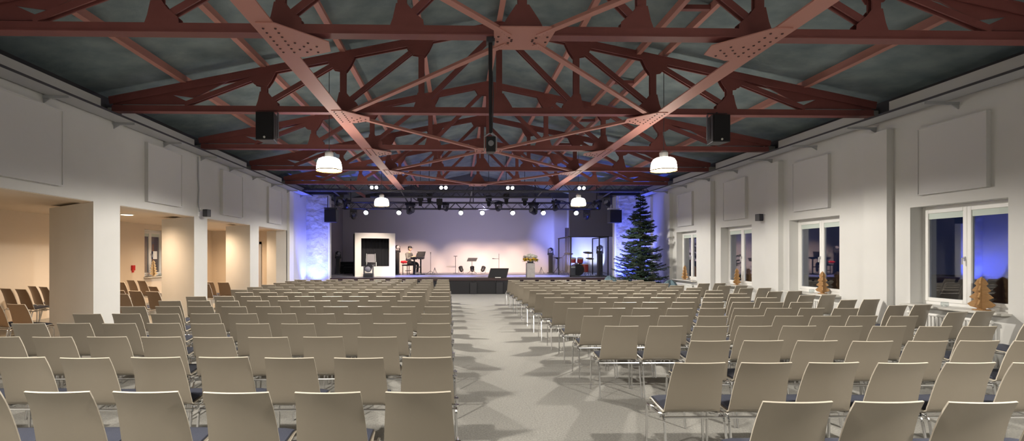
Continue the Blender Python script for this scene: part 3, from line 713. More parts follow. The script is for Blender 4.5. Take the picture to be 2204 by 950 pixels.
for i, (px, yy, z, h) in enumerate(((905, 21.2, 4.02, .34), (924, 20.9, 4.1, .3), (946, 21.3, 3.86, .4), (1052, 21.1, 4.0, .36), (1090, 20.9, 4.08, .32), (1130, 21.2, 4.05, .3))):
    x, y = st(px, yy); t = thing('chain_hoist', 'black chain hoist hanging behind the upper lighting truss, %s from the left' % ORD[i+1], 'hoist', (x, yy, z), group='chain hoists above the stage')
    bm = bm_new(); b2(bm, (-.13, -.10, 0), (.13, .10, h*.7)); obj('motor', bm, M['black'], t, bevel=.02)
    bm = bm_new(); lathe(bm, [(0, -.22), (.07, -.2), (.09, -.02), (.08, 0)], 12); obj('chain_bag', bm, M['blackcloth'], t, smooth=True)
    bm = bm_new(); tube(bm, [(0, 0, h*.7), (0, 0, roof_z(x-CX)-z-.03)], .012, 6); obj('chain', bm, M['dark'], t)
t = thing('truss_hanger', 'dark steel frame joining the two lighting trusses above the stage', 'frame', (0, 0, 0))
for x in (-4.9, -2.2, .6, 3.4, 6.2):
    bm = bm_new(); tube(bm, [(x, 19.3, 4.23), (x, 22.0, 4.06)], .03, 8); obj('link_tube', bm, M['dark'], t, smooth=True)
    bm = bm_new(); tube(bm, [(x+.15, 22.0, 4.04), (x+.15, 22.0, 5.1)], .022, 8); obj('drop_rod', bm, M['dark'], t, smooth=True)
for x in (-1.5, 1.6, 4.4):
    bm = bm_new(); tube(bm, bend([(x-.5, 20.4, 4.25), (x-.2, 20.9, 3.98), (x+.2, 21.2, 4.06), (x+.6, 21.7, 4.0)], .2), .02, 6); obj('cable_loop', bm, M['black'], t, smooth=True)
for x0, x1, nm in ((-6.35, -4.55, 'left'), (6.0, 7.75, 'right')):
    t = thing('truss_end_beam', 'black boxed beam over the %s flank of the stage opening' % nm, 'beam', ((x0+x1)/2, 20.6, 4.36)); h = (x1-x0)/2
    bm = bm_new(); b2(bm, (-h, -.15, -.14), (h, .15, .10)); obj('beam', bm, M['black'], t)
    bm = bm_new(); b2(bm, (-h, -.16, .06), (h, -.15, .10)); obj('top_lip', bm, M['dark'], t)

def moving_head(loc, label, sc=1.0, hung=False, tilt=-.5, pan=0.0, group='moving head lights', lensm='lens'):
    t = thing('moving_head_light', label, 'stage light', loc, pan, group); f = -1 if hung else 1
    def Z(z): return f*z*sc
    bm = bm_new(); b2(bm, (-.17*sc, -.13*sc, Z(0)), (.17*sc, .13*sc, Z(.11))); obj('base', bm, M['black'], t, bevel=.01)
    bm = bm_new()
    for sx in (-1, 1): prism(bm, [(-.07*sc, Z(.12)), (.07*sc, Z(.12)), (.04*sc, Z(.40)), (-.04*sc, Z(.40))], 'x', sx*.155*sc-.018*sc, sx*.155*sc+.018*sc)
    b2(bm, (-.17*sc, -.08*sc, Z(.11)), (.17*sc, .08*sc, Z(.15))); obj('yoke', bm, M['dark'], t, bevel=.006)
    R = Matrix.Rotation(PI/2+tilt*f, 3, 'X'); c = Vector((0, 0, Z(.34)))
    bm = bm_new(); lathe(bm, [(0, -.15*sc), (.08*sc, -.15*sc), (.115*sc, -.10*sc), (.125*sc, 0), (.125*sc, .12*sc), (.11*sc, .15*sc), (.10*sc, .14*sc)], 20, c=c, rot=R); hd = obj('head', bm, M['black'], t, smooth=True)
    bm = bm_new(); lathe(bm, [(.102*sc, .142*sc), (.07*sc, .158*sc), (0, .165*sc)], 20, c=c, rot=R); obj('lens', bm, M[lensm], hd, smooth=True)
    return t
def par_can(loc, label, lit=True, tilt=.9, pan=0.0, hung=True, sc=1.0, group='lit spotlights on the stage truss', back=False):
    t = thing('spotlight', label, 'stage light', loc, pan, group)
    R = Matrix.Rotation(PI/2+(tilt if hung else -tilt), 3, 'X')
    c = Vector((0, 0, -.16*sc if hung else .2*sc))
    bm = bm_new(); lathe(bm, [(0, -.16*sc), (.05*sc, -.16*sc), (.09*sc, -.10*sc), (.10*sc, .08*sc), (.105*sc, .11*sc), (.095*sc, .10*sc)], 18, c=c, rot=R); h = obj('can', bm, M['black'], t, smooth=True)
    bm = bm_new(); lathe(bm, [(.096*sc, .10*sc), (.06*sc, .115*sc), (0, .12*sc)], 18, c=c, rot=R); obj('lens', bm, M['bulb' if lit else 'lens'], h, smooth=True)
    bm = bm_new()
    for sx in (-1, 1): bar(bm, (sx*.115*sc, 0, c.z), (sx*.115*sc, 0, 0), .008, .03, up=(0, 1, 0))
    b2(bm, (-.12*sc, -.02, -.012), (.12*sc, .02, 0.0)); 
    if not hung: b2(bm, (-.10*sc, -.12, 0), (-.07*sc, .10, .012)); b2(bm, (.07*sc, -.12, 0), (.10*sc, .10, .012))
    obj('bracket', bm, M['dark'], t); return t
ZB = 3.745
for i, px in enumerate((791, 860.5, 992, 1037.5, 1102.5, 1168, 1238.5)):
    x, y = st(px, 22.0); par_can((x, 21.82, ZB+.02), 'lit white spotlight on the stage truss, %s from the left' % ORD[i+1], tilt=.45)
for i, (px, z, sc, pan, lab) in enumerate(((762, 3.74, .9, .2, 'moving head hanging low at the left end of the stage truss'), (1264.5, 3.74, .9, -.2, 'moving head hanging low at the right end of the stage truss'),
        (885, 4.0, 1.1, .9, 'large moving head hanging left of the stage centre by a lit spotlight'), (1146, 4.02, 1.15, -.9, 'large moving head hanging right of the stage centre'),
        (1072, 4.05, .9, .4, 'moving head hanging in the middle of the stage truss'), (960, 3.98, .75, -.5, 'small moving head hanging left of the middle of the stage truss'),
        (1194, 4.12, 1.0, .7, 'moving head hanging between the two right-hand lit spotlights'), (752, 4.12, .9, 1.0, 'moving head upright in the truss at its left end'), (1283, 4.12, .9, -1.0, 'moving head upright in the truss at its right end'))):
    x, y = st(px, 22.0); t = moving_head((x, 22.0 if i < 2 else 21.62, z-(.005 if i < 2 else 0)), lab, sc, True, .75 if i < 2 else .4, pan, 'moving heads on the stage truss')
    if i > 1:
        bm = bm_new(); b2(bm, (-.03, -.03, -.03), (.03, .03, .06)); bar(bm, (0, 0, .02), (.24*math.sin(pan), .24*math.cos(pan), 4.04-z), .04, .04); obj('clamp', bm, M['dark'], t)
for i, px in enumerate((808, 955, 1097, 1250)):
    x, y = st(px, 19.3); t = thing('twin_spot', 'pair of small white lit lamps on the upper lighting truss, %s pair from the left' % ORD[i+1], 'stage light', (x, 19.1, 4.33), group='twin lamps on the upper lighting truss')
    bm = bm_new(); b2(bm, (-.20, .0, .02), (.20, .04, .05)); obj('bracket', bm, M['black'], t)
    for sx in (-1, 1):
        bm = bm_new(); lathe(bm, [(0, -.10), (.06, -.10), (.075, .0), (.065, .0)], 14, c=(sx*.09, -.03, -.02), rot=Matrix.Rotation(PI/2+.3, 3, 'X')); h = obj('can', bm, M['black'], t, smooth=True)
        bm = bm_new(); lathe(bm, [(.064, -.005), (0, .01)], 14, c=(sx*.09, -.03, -.02), rot=Matrix.Rotation(PI/2+.3, 3, 'X')); obj('lens', bm, M['bulb'], h, smooth=True)
for px, nm in ((715, 'left'), (1325, 'right')):
    x, y = st(px, 20.6); t = thing('stage_loudspeaker', 'square black loudspeaker hanging at the %s edge of the stage opening' % nm, 'loudspeaker', (x, 20.6, 3.05), group='loudspeakers at the stage opening')
    bm = bm_new(); b2(bm, (-.25, -.2, 0), (.25, .2, .54)); obj('cabinet', bm, M['black'], t, bevel=.015)
    bm = bm_new(); b2(bm, (-.23, -.212, .02), (.23, -.2, .52)); obj('grille', bm, M['stagefront'], t)
    bm = bm_new(); b2(bm, (-.28, -.1, .57), (.28, .1, .62)); tube(bm, [(-.15, 0, .54), (-.15, 0, 1.12)], .02); tube(bm, [(.15, 0, .54), (.15, 0, 1.12)], .02); obj('hanging_frame', bm, M['white' if nm == 'right' else 'dark'], t)
    moving_head((x+(.30 if nm == 'left' else -.30), 20.6, 4.215), 'moving head above the %s hanging stage loudspeaker' % nm, 1.0, True, .5, .8 if nm == 'left' else -.8, 'moving heads at the stage opening')

# ------------------------------------------------------------------ things on the stage
ZS = .70
def on(px, d): x, y = st(px, d); return (x, y, ZS)
# white picture-frame booth with black cloth inside
d = 22.9; t = thing('frame_booth', 'cream white window-frame booth lined with black cloth, standing on the stage left', 'booth', on(805, d), .30)
W, H, D, b = .92, 2.0, .95, .28
bm = bm_new(); hy = -D/2
for lo, hi in (((-W, hy, 0), (-W+b, hy+.08, H)), ((W-b, hy, 0), (W, hy+.08, H)), ((-W+b, hy, 0), (W-b, hy+.08, .46)), ((-W+b, hy, H-.25), (W-b, hy+.08, H))): b2(bm, lo, hi)
obj('front_frame', bm, M['cream'], t)
bm = bm_new(); b2(bm, (-W+.02, hy+.08, 0), (-W+.04, D/2, H-.03)); b2(bm, (W-.04, hy+.08, 0), (W-.02, D/2, H-.03)); b2(bm, (-W+.02, hy+.08, H-.05), (W-.02, D/2, H-.03)); obj('side_cloth', bm, M['blackcloth'], t)
bm = bm_new(); pts = [(-W+.04+k*(2*W-.08)/40, D/2-.03+.025*math.sin(k*1.7)) for k in range(41)]
prism(bm, pts+[(x, y+.015) for x, y in pts[::-1]], 'z', 0, H-.04); obj('back_cloth', bm, M['blackcloth'], t, smooth=True)
bm = bm_new(); b2(bm, (-W+.05, hy+.1, .40), (W-.05, D/2-.06, .45)); obj('inner_floor', bm, M['dark'], t)
bx, by, _ = on(803, d)
t = thing('mesh_chair', 'white framed grey mesh chair inside the cream frame booth', 'chair', (bx-.1, by+.1, ZS+.45), .25)
bm = bm_new(); prism(bm, [(-.2, .02), (.2, .02), (.17, .58), (-.17, .58)], 'y', .17, .185); obj('backrest', bm, M['mesh'], t)
bm = bm_new(); b2(bm, (-.2, -.2, .19), (.2, .18, .205)); obj('seat', bm, M['mesh'], t)
bm = bm_new()
for sx in (-1, 1): tube(bm, bend([(sx*.20, .18, .60), (sx*.22, .17, .20), (sx*.22, -.2, .19), (sx*.22, -.2, .0)], .05), .016); tube(bm, [(sx*.22, .15, .19), (sx*.22, .2, 0)], .016)
obj('frame', bm, M['white'], t, smooth=True)
moving_head(on(793.5, 21.55), 'moving head light standing on the stage edge in front of the cream booth', 1.25, False, .35, 0, 'moving heads standing on the stage')
def light_column(px, d, top, label, wpx=8, sc=.85):
    t = thing('light_column', label, 'column', on(px, d), group='black columns on the stage'); w_ = wpx*d/F/2
    bm = bm_new(); b2(bm, (-w_, -w_, .04), (w_, w_, top)); obj('tower', bm, M['black'], t, bevel=.01)
    bm = bm_new(); b2(bm, (-w_*1.6, -w_*1.6, 0), (w_*1.6, w_*1.6, .04)); obj('foot_plate', bm, M['dark'], t)
    bm = bm_new(); b2(bm, (-w_*1.15, -w_*1.15, top), (w_*1.15, w_*1.15, top+.02)); obj('top_plate', bm, M['dark'], t)
    x, y, z = on(px, d); return (x, y, z+top+.02)
p = light_column(728, 25.2, .80, 'short black column with a moving head at the far left of the stage'); moving_head(p, 'moving head on the black column at far stage left', .8, False, .2, .6, 'moving heads standing on the stage')
p = light_column(855.5, 24.8, 1.10, 'black column directly right of the cream booth'); moving_head(p, 'moving head on the black column beside the cream booth', .8, False, .1, .5, 'moving heads standing on the stage')
p = light_column(1185, 26.6, .98, 'black column between the flowers and the drum booth'); moving_head(p, 'moving head on the black column right of the flower pedestal', .85, False, .3, -.5, 'moving heads standing on the stage')
p = light_column(1291, 23.4, 1.05, 'black column inside the drum booth', 10); moving_head(p, 'moving head on the black column inside the drum booth', .85, False, .3, -.5, 'moving heads standing on the stage')
for px, d, sx, h, lab in ((751, 26.75, .42, .62, 'black flight case at the back left corner of the stage'), (757, 25.9, .35, .5, 'smaller black flight case beside the cream booth')):
    t = thing('flight_case', lab, 'case', on(px, d)); bm = bm_new(); b2(bm, (-sx, -.3, .06), (sx, .3, h)); obj('body', bm, M['stagefront'], t, bevel=.01)
    bm = bm_new(); b2(bm, (-sx-.006, -.306, h*.68), (sx+.006, .306, h*.72)); obj('trim_band', bm, M['dark'], t)
    for a in (-1, 1):
        bm = bm_new(); lathe(bm, [(0, -.02), (.035, -.02), (.035, .02), (0, .02)], 10, c=(a*sx*.8, -.22, .035), rot=Matrix.Rotation(PI/2, 3, 'Y')); obj('caster', bm, M['black'], t, smooth=True)

def tripod(bm, r=.25, h=.28, th=.012):
    for k in range(3):
        a = 2*PI*k/3+.5; tube(bm, [(0, 0, h), (r*math.cos(a), r*math.sin(a), .01)], th, 6)
# music stand, tall stands, mic stands
x, y, z = on(1016, 25.8); t = thing('music_stand', 'music stand with a wide black desk in the middle of the stage', 'music stand', (x, y, z))
bm = bm_new(); tripod(bm, .28, .22); obj('tripod', bm, M['dark'], t, smooth=True)
bm = bm_new(); tube(bm, [(0, 0, .2), (0, 0, .74)], .013); obj('pole', bm, M['dark'], t, smooth=True)
bm = bm_new(); prism(bm, [(-.28, .66), (.22, .66), (.30, .84), (-.20, .84)], 'y', -.02, -.005); b2(bm, (-.28, -.09, .655), (.22, -.005, .67)); obj('desk', bm, M['black'], t)
x, y, z = on(980.5, 26.2); t = thing('tall_stand', 'thin tall stand with a small flat top left of the music stand', 'stand', (x, y, z))
bm = bm_new(); lathe(bm, [(0, 0), (.15, 0), (.15, .015), (.02, .03), (0, .03)], 20); obj('round_base', bm, M['dark'], t, smooth=True)
bm = bm_new(); tube(bm, [(0, 0, .02), (0, 0, .92)], .014); obj('pole', bm, M['dark'], t, smooth=True)
bm = bm_new(); b2(bm, (-.10, -.05, .915), (.10, .05, .945)); obj('top_plate', bm, M['black'], t, bevel=.005)
def mic_stand(px, d, h, label, arm, boom=None):
    x, y, z = on(px, d); t = thing('microphone_stand', label, 'microphone stand', (x, y, z), group='microphone stands')
    bm = bm_new(); tripod(bm, .26, .16, .010); obj('tripod', bm, M['dark'], t, smooth=True)
    bm = bm_new(); tube(bm, [(0, 0, .14), (0, 0, h)], .011); obj('pole', bm, M['dark'], t, smooth=True)
    bm = bm_new(); tube(bm, [(0, 0, arm[0]), (arm[1], -.02, arm[2])], .010); obj('boom_arm', bm, M['dark'], t, smooth=True)
    bm = bm_new(); m0 = Vector((arm[1], -.02, arm[2])); dr = (m0-Vector((0, 0, arm[0]))).normalized()
    tube(bm, [m0, m0+dr*.10, m0+dr*.11, m0+dr*.16], [.012, .016, .025, .018]); obj('microphone', bm, M['black'], t, smooth=True)
    return t
mic_stand(1074, 26.0, 1.06, 'tall microphone stand with a short side arm behind the tilted floor monitor', (.78, -.20, .79))
mic_stand(927, 25.4, .92, 'microphone stand with a slanted boom right of the keyboard', (.92, -.16, 1.08) if False else (.70, .0, .98))
mic_stand(1211, 26.4, .92, 'thin microphone stand left of the drum booth', (.90, .05, .95))
x, y, z = on(1200.5, 25.9); t = thing('tripod_table', 'small black tabletop on a tripod pole left of the drum booth', 'stand', (x, y, z))
bm = bm_new(); tripod(bm, .24, .34); obj('tripod', bm, M['black'], t, smooth=True)
bm = bm_new(); tube(bm, [(0, 0, .3), (0, 0, .80)], .02); obj('pole', bm, M['black'], t, smooth=True)
bm = bm_new(); b2(bm, (-.20, -.15, .83), (.20, .15, .87)); prism(bm, [(-.14, .83), (.14, .83), (.03, .77), (-.03, .77)], 'y', -.06, .06); obj('tabletop', bm, M['black'], t, bevel=.005)
for px, d, h, lab in ((936, 25.6, .30, 'small folding guitar stand right of the keyboard'), (1165, 25.8, .33, 'small folding guitar stand right of the flower pedestal')):
    t = thing('guitar_stand', lab, 'guitar stand', on(px, d), group='guitar stands')
    for sx in (-1, 1):
        bm = bm_new(); tube(bm, bend([(0, 0, h), (sx*.12, -.03, .03), (sx*.13, -.14, .03), (sx*.13, -.14, .06)], .02), .011, 6); obj('leg', bm, M['dark'], t, smooth=True)
    bm = bm_new(); tube(bm, [(0, 0, h), (0, .16, .01)], .011, 6); obj('rear_leg', bm, M['dark'], t, smooth=True)
    bm = bm_new(); ball(bm, (0, 0, h), .025); obj('hinge', bm, M['black'], t, smooth=True)
for i, px in enumerate((992.5, 1016.5, 1040)):
    par_can(on(px, 26.6), 'small floor spotlight at the back of the stage, %s of three from the left' % ORD[i+1], False, .75, PI+(.3 if i == 0 else -.4 if i == 2 else 0), False, 1.15, 'floor spotlights at the back of the stage')
# tilted floor monitor on the stage edge
x, y, z = on(1070, 21.15); t = thing('floor_monitor', 'big black slanted floor monitor on the stage edge at the aisle', 'monitor', (x, y, z))
bm = bm_new(); prism(bm, [(-.12, 0), (.20, .0), (.20, .10), (.02, .41), (-.02, .41)], 'x', -.40, .40)
for v in bm.verts: v.co.x += v.co.z*.28
obj('cabinet', bm, M['black'], t, bevel=.012)
bm = bm_new(); prism(bm, [(-.127, .02), (-.117, .02), (-.027, .39), (-.037, .39)], 'x', -.38, .38)
for v in bm.verts: v.co.x += v.co.z*.28
obj('screen', bm, M['stagefront'], t)
bm = bm_new(); b2(bm, (-.1, -.26, 0), (.14, -.13, .03)); obj('base_foot', bm, M['white'], t, label='white base foot')
# flower pedestal
x, y, z = on(1141.5, 21.4); t = thing('pedestal', 'square grey concrete pedestal under the flowers on the stage edge', 'pedestal', (x, y, z))
bm = bm_new(); b2(bm, (-.175, -.175, 0), (.175, .175, .62)); obj('block', bm, M['concrete'], t, bevel=.012)
bm = bm_new(); b2(bm, (-.165, -.165, .62), (.165, .165, .635)); obj('top_tray', bm, M['dark'], t)
t = thing('flower_arrangement', 'white and yellow flower arrangement on the grey pedestal', 'flowers', (x, y, z+.635))
bm = bm_new(); lathe(bm, [(0, 0), (.13, 0), (.15, .07), (.13, .07), (.11, .02), (0, .02)], 18); obj('bowl', bm, M['dark'], t, smooth=True)
rf = random.Random(3)
bm = bm_new()
for k in range(60):
    a = rf.uniform(0, 2*PI); r = rf.uniform(.08, .30); c = Vector((r*math.cos(a), r*math.sin(a), .10+rf.uniform(-.04, .06)))
    fr = frame_of((math.cos(a), math.sin(a), rf.uniform(-.3, .6))); L = rf.uniform(.08, .14)
    vs = [bm.verts.new(c+fr @ Vector(q)) for q in ((0, 0, 0), (.025, L*.5, .01), (0, L, -.01), (-.025, L*.5, .01))]; bm.faces.new(vs)
obj('leaves', bm, M['leaf'], t)
def blossom(c, r, m):
    bm = bm_new(); c = Vector(c)
    for ring, (n, el) in enumerate(((7, .25), (6, .7), (4, 1.15))):
        for k in range(n):
            a = 2*PI*k/n+ring*.4; dirv = Vector((math.cos(a)*math.cos(el), math.sin(a)*math.cos(el), math.sin(el))); sd = Vector((-math.sin(a), math.cos(a), 0))
            up = dirv.cross(sd)
            vs = [bm.verts.new(c+p_) for p_ in (dirv*r*.1, dirv*r*.6+sd*r*.38, dirv*r+sd*r*.16, dirv*r-sd*r*.16, dirv*r*.6-sd*r*.38)]; bm.faces.new(vs)
    ball(bm, c, r*.3, 8, 6)
    obj('blossom', bm, m, t)
for k in range(11): a = 2*PI*k/11; blossom((.27*math.cos(a), .27*math.sin(a), .10+.03*(k % 2)), .105, M['petaly'])
for c in ((-.16, -.10, .24), (.16, -.09, .24), (-.05, .1, .28), (.09, .12, .27), (-.22, .08, .22), (.24, .06, .22), (-.07, -.17, .23), (.07, -.18, .22), (0, 0, .30)): blossom(c, .135, M['petalw'])
bm = bm_new(); tube(bm, [(0, 0, .1), (.01, 0, .38)], .008); obj('sprig', bm, M['leaf'], t)

# keyboard on its stand, music desk and bench
kx, ky, kz = on(903, 24.6); KR = -2.02
t = thing('keyboard', 'slim keyboard on a stand in front of the seated musician', 'keyboard', (kx-.10, ky+.05, kz+.80), KR)
bm = bm_new(); b2(bm, (-.45, -.15, 0), (.45, .15, .09)); obj('body', bm, M['black'], t, bevel=.008)
bm = bm_new(); 
for k in range(36): b2(bm, (-.42+k*.0233, -.14, .09), (-.42+k*.0233+.0215, .0, .098))
obj('keys', bm, M['white'], t)
t = thing('keyboard_stand', 'black two-legged stand under the keyboard', 'stand', (kx-.10, ky+.05, kz), KR)
for sx in (-.32, .32):
    bm = bm_new(); b2(bm, (sx-.025, -.03, .03), (sx+.025, .03, .77)); b2(bm, (sx-.025, -.25, 0), (sx+.025, .25, .03)); b2(bm, (sx-.025, -.15, .77), (sx+.025, .15, .80)); obj('leg', bm, M['black'], t)
bm = bm_new(); b2(bm, (-.32, -.02, .35), (.32, .02, .40)); obj('cross_bar', bm, M['black'], t)
t = thing('music_desk', 'black slanted laptop or music desk standing on the keyboard', 'desk', (kx+.02, ky-.02, kz+.905), -.15)
bm = bm_new(); prism(bm, [(-.22, 0), (.24, 0), (.30, .26), (-.12, .26)], 'y', .0, .02); obj('panel', bm, M['black'], t)
bm = bm_new(); b2(bm, (-.2, -.1, -.008), (.24, .02, 0)); obj('base', bm, M['dark'], t)
t = thing('piano_bench', 'black padded bench under the seated musician', 'bench', (kx-.60, ky+.30, kz), KR)
bm = bm_new(); b2(bm, (-.34, -.17, .44), (.34, .17, .51)); obj('seat', bm, M['black'], t, bevel=.02)
for sx in (-1, 1):
    for sy in (-1, 1):
        bm = bm_new(); tube(bm, [(sx*.30, sy*.13, 0), (sx*.30, sy*.13, .44)], .02); obj('leg', bm, M['black'], t)
bm = bm_new(); b2(bm, (-.28, -.012, .18), (.28, .012, .21)); obj('stretcher', bm, M['black'], t)

# seated musician
def skin(name, pts, edges, m, parent, sub=2, loc=None):
    me = bpy.data.meshes.new(name); me.from_pydata([p[:3] for p in pts], edges, []); me.materials.append(m)
    o = bpy.data.objects.new(name, me); C.objects.link(o); o.parent = parent
    md = o.modifiers.new('skin', 'SKIN'); md.use_smooth_shade = True
    for v, p in zip(me.skin_vertices[0].data, pts):
        v.radius = (p[3], p[4] if len(p) > 4 else p[3]); v.use_root = False
    me.skin_vertices[0].data[0].use_root = True
    s_ = o.modifiers.new('sub', 'SUBSURF'); s_.levels = sub; s_.render_levels = sub
    return o
px_, py_, pz_ = kx-.60, ky+.30, kz
t = thing('person', 'person in black cap, grey shirt and black trousers seated playing the keyboard', 'person', (px_, py_, pz_), -PI/2-.45)
# local frame: faces +y, x to the person's right
pts = [(0, 0, .60, .15, .12), (0, .02, .75, .14, .11), (0, .04, .92, .16, .115), (0, .05, 1.03, .15, .10), (0, .07, 1.12, .055, .055), (0, .10, 1.20, .05, .05)]
ed = [(0, 1), (1, 2), (2, 3), (3, 4), (4, 5)]
for s in (-1, 1):
    i = len(pts)
    pts += [(s*.19, .05, 1.03, .065), (s*.25, .10, .84, .048), (s*.26, .16, .78, .044), (s*.20, .34, .88, .034), (s*.18, .42, .92, .026), (s*.17, .46, .93, .030, .016), (s*.17, .50, .935, .034, .013)]
    ed += [(3, i), (i, i+1), (i+1, i+2), (i+2, i+3), (i+3, i+4), (i+4, i+5), (i+5, i+6)]
    i = len(pts)
    pts += [(s*.10, .10, .58, .10), (s*.14, .30, .575, .085), (s*.15, .46, .54, .066), (s*.15, .48, .45, .058), (s*.15, .46, .28, .055), (s*.15, .44, .10, .038), (s*.15, .47, .045, .038, .032), (s*.15, .58, .03, .036, .022)]
    ed += [(0, i)]+[(i+k, i+k+1) for k in range(7)]
body = skin('body', pts, ed, M['skin'], t)
# head with face
bm = bm_new(); ball(bm, (0, .11, 1.31), .10, 20, 16, (.82, .98, 1.18))
for v in bm.verts:
    q = v.co-Vector((0, .11, 1.31))
    if q.z < -.03: v.co.x *= 1+q.z*2.2; 
    if q.y > .06 and abs(q.x) < .02 and -.03 < q.z < .02: v.co.y += .022
    if q.y > .06 and .015 < abs(q.x) < .05 and .005 < q.z < .03: v.co.y -= .007
head = obj('head', bm, M['skin'], t, smooth=True)
bm = bm_new()
for s in (-1, 1): ball(bm, (s*.083, .105, 1.305), .024, 8, 6, (.4, .8, 1.3))
obj('ears', bm, M['skin'], head, smooth=True)
bm = bm_new()
for s in (-1, 1): ball(bm, (s*.032, .198, 1.325), .009, 8, 6)
obj('eyes', bm, M['black'], head, smooth=True)
bm = bm_new(); b2(bm, (-.022, .193, 1.246), (.022, .204, 1.254)); obj('mouth', bm, M['redbox'], head)
bm = bm_new(); lathe(bm, [(.088, 1.33), (.094, 1.36), (.088, 1.41), (.06, 1.44), (0, 1.45)], 20)
for v in bm.verts: v.co.y = v.co.y*1.12+.105
prism(bm, [(-.07, .18), (.07, .18), (.055, .265), (0, .285), (-.055, .265)], 'z', 1.345, 1.357); obj('cap', bm, M['black'], t, smooth=True)
bm = bm_new(); lathe(bm, [(.08, 1.25), (.088, 1.30), (.088, 1.34)], 16)
for v in bm.verts: v.co.y = min(v.co.y*1.1+.10, .13)
obj('hair', bm, M['bark'], t, smooth=True)
# clothes hug the body
P_ = [(0, 0, .58, .185, .15), (0, .02, .75, .175, .145), (0, .04, .92, .20, .15), (0, .05, 1.035, .185, .135), (0, .065, 1.11, .085, .08)]
E_ = [(0, 1), (1, 2), (2, 3), (3, 4)]
for s in (-1, 1):
    i = len(P_); P_ += [(s*.19, .05, 1.035, .095), (s*.25, .10, .84, .075), (s*.26, .16, .78, .068), (s*.21, .31, .865, .055)]; E_ += [(3, i), (i, i+1), (i+1, i+2), (i+2, i+3)]
skin('shirt', P_, E_, M['shirt'], t)
P_ = [(0, .0, .585, .14, .11)]; E_ = []
for s in (-1, 1):
    i = len(P_); P_ += [(s*.10, .10, .585, .112), (s*.14, .30, .58, .097), (s*.15, .46, .545, .08), (s*.15, .485, .45, .072), (s*.15, .465, .28, .068), (s*.15, .445, .11, .058)]; E_ += [(0, i)]+[(i+k, i+k+1) for k in range(5)]
skin('trousers', P_, E_, M['trousers'], t)
for s in (-1, 1):
    bm = bm_new(); ball(bm, (s*.15, .53, .045), .06, 12, 8, (.75, 2.1, .75)); obj('shoe', bm, M['shoe'], t, smooth=True)
    for k, (dx, L) in enumerate(((-.030, .055), (-.010, .066), (.011, .062), (.031, .048))):
        x0 = s*.17+dx*s; skin('finger', [(x0, .505, .935, .010), (x0, .505+L*.55, .945, .009), (x0, .505+L, .925, .008)], [(0, 1), (1, 2)], M['skin'], t, 1)
    skin('thumb', [(s*.14, .475, .93, .011), (s*.118, .505, .925, .010), (s*.115, .53, .915, .009)], [(0, 1), (1, 2)], M['skin'], t, 1)
# red cloth on the bench
bm = bm_new(); ball(bm, (0, 0, .05), .1, 14, 10, (1.7, 1.1, .7))
for v in bm.verts: v.co += Vector((0, 0, .012*math.sin(v.co.x*40)+.01*math.sin(v.co.y*55)))
tag(obj('red_cloth', bm, M['red'], None, smooth=True, loc=(px_-.20, py_-.16, pz_+.58)), 'bright red crumpled cloth on the bench beside the musician', 'cloth')
t = thing('water_bottle', 'small clear bottle on the right end of the keyboard', 'bottle', (kx-.10, ky-.16, kz+.90))
bm = bm_new(); lathe(bm, [(0, 0), (.032, 0), (.034, .13), (.013, .18), (.013, .20)], 14); obj('bottle', bm, M['jar'], t, smooth=True)
bm = bm_new(); lathe(bm, [(.015, .20), (.015, .22), (0, .22)], 10); obj('cap', bm, M['white'], t, smooth=True)

# drum booth
X0, X1, ya, yb, H = 5.08, 6.82, 21.75, 24.3, 1.78
t = thing('drum_booth', 'clear drum booth with thin black frame at the right of the stage', 'booth', (X0, ya, ZS)); W = X1-X0
bm = bm_new(); f = .045
for x in (0, 1.30, W-f): b2(bm, (x, 0, 0), (x+f, f, H))
b2(bm, (-.12, -.02, H), (W, .06, H+.05)); b2(bm, (0, 0, 0), (W, f, .05))
for y in (yb-ya-f,): b2(bm, (0, y, 0), (f, y+f, H)); b2(bm, (W-f, y, 0), (W, y+f, H))
b2(bm, (-.02, 0, H), (.04, yb-ya, H+.05)); b2(bm, (W-.04, 0, H), (W+.02, yb-ya, H+.05)); obj('frame', bm, M['black'], t)
for a, b in ((f, 1.30), (1.30+f, W-f)):
    bm = bm_new(); b2(bm, (a, .018, .05), (b, .026, H)); obj('front_pane', bm, M['clear'], t)
for x in (.018, W-.026):
    bm = bm_new(); b2(bm, (x, f, .03), (x+.008, yb-ya-f, H)); obj('side_pane', bm, M['clear'], t)
dx, dy = 5.55, 22.9
t = thing('bass_drum', 'red bass drum with two mounted toms in the drum booth', 'drum', (dx+.12, dy, ZS))
R = Matrix.Rotation(PI/2, 3, 'X')
bm = bm_new(); lathe(bm, [(.28, -.2), (.28, .2)], 28, c=(0, 0, .29), rot=R); obj('shell', bm, M['drum'], t, smooth=True)
for q in (-.2, .2):
    bm = bm_new(); lathe(bm, [(.27, q-.02), (.29, q-.02), (.29, q+.02), (.27, q+.02)], 28, c=(0, 0, .29), rot=R); obj('hoop', bm, M['chrome'], t, smooth=True)
bm = bm_new(); lathe(bm, [(.275, .2), (0, .205)], 28, c=(0, 0, .29), rot=R); obj('drumhead', bm, M['stagefront'], t, smooth=True)
for sx in (-1, 1):
    bm = bm_new(); rt = Matrix.Rotation(.25, 3, 'X'); lathe(bm, [(0, -.1), (.14, -.1), (.14, .1)], 22, c=(sx*.17, .05, .74), rot=rt); tm = obj('tom', bm, M['drum'], t, smooth=True)
    bm = bm_new(); lathe(bm, [(.146, .085), (.146, .105), (.13, .108), (0, .108)], 22, c=(sx*.17, .05, .74), rot=rt); obj('tom_head', bm, M['head'], tm, smooth=True)
    bm = bm_new(); tube(bm, [(sx*.06, .03, .55), (sx*.12, .04, .68)], .014); obj('tom_mount', bm, M['chrome'], t)
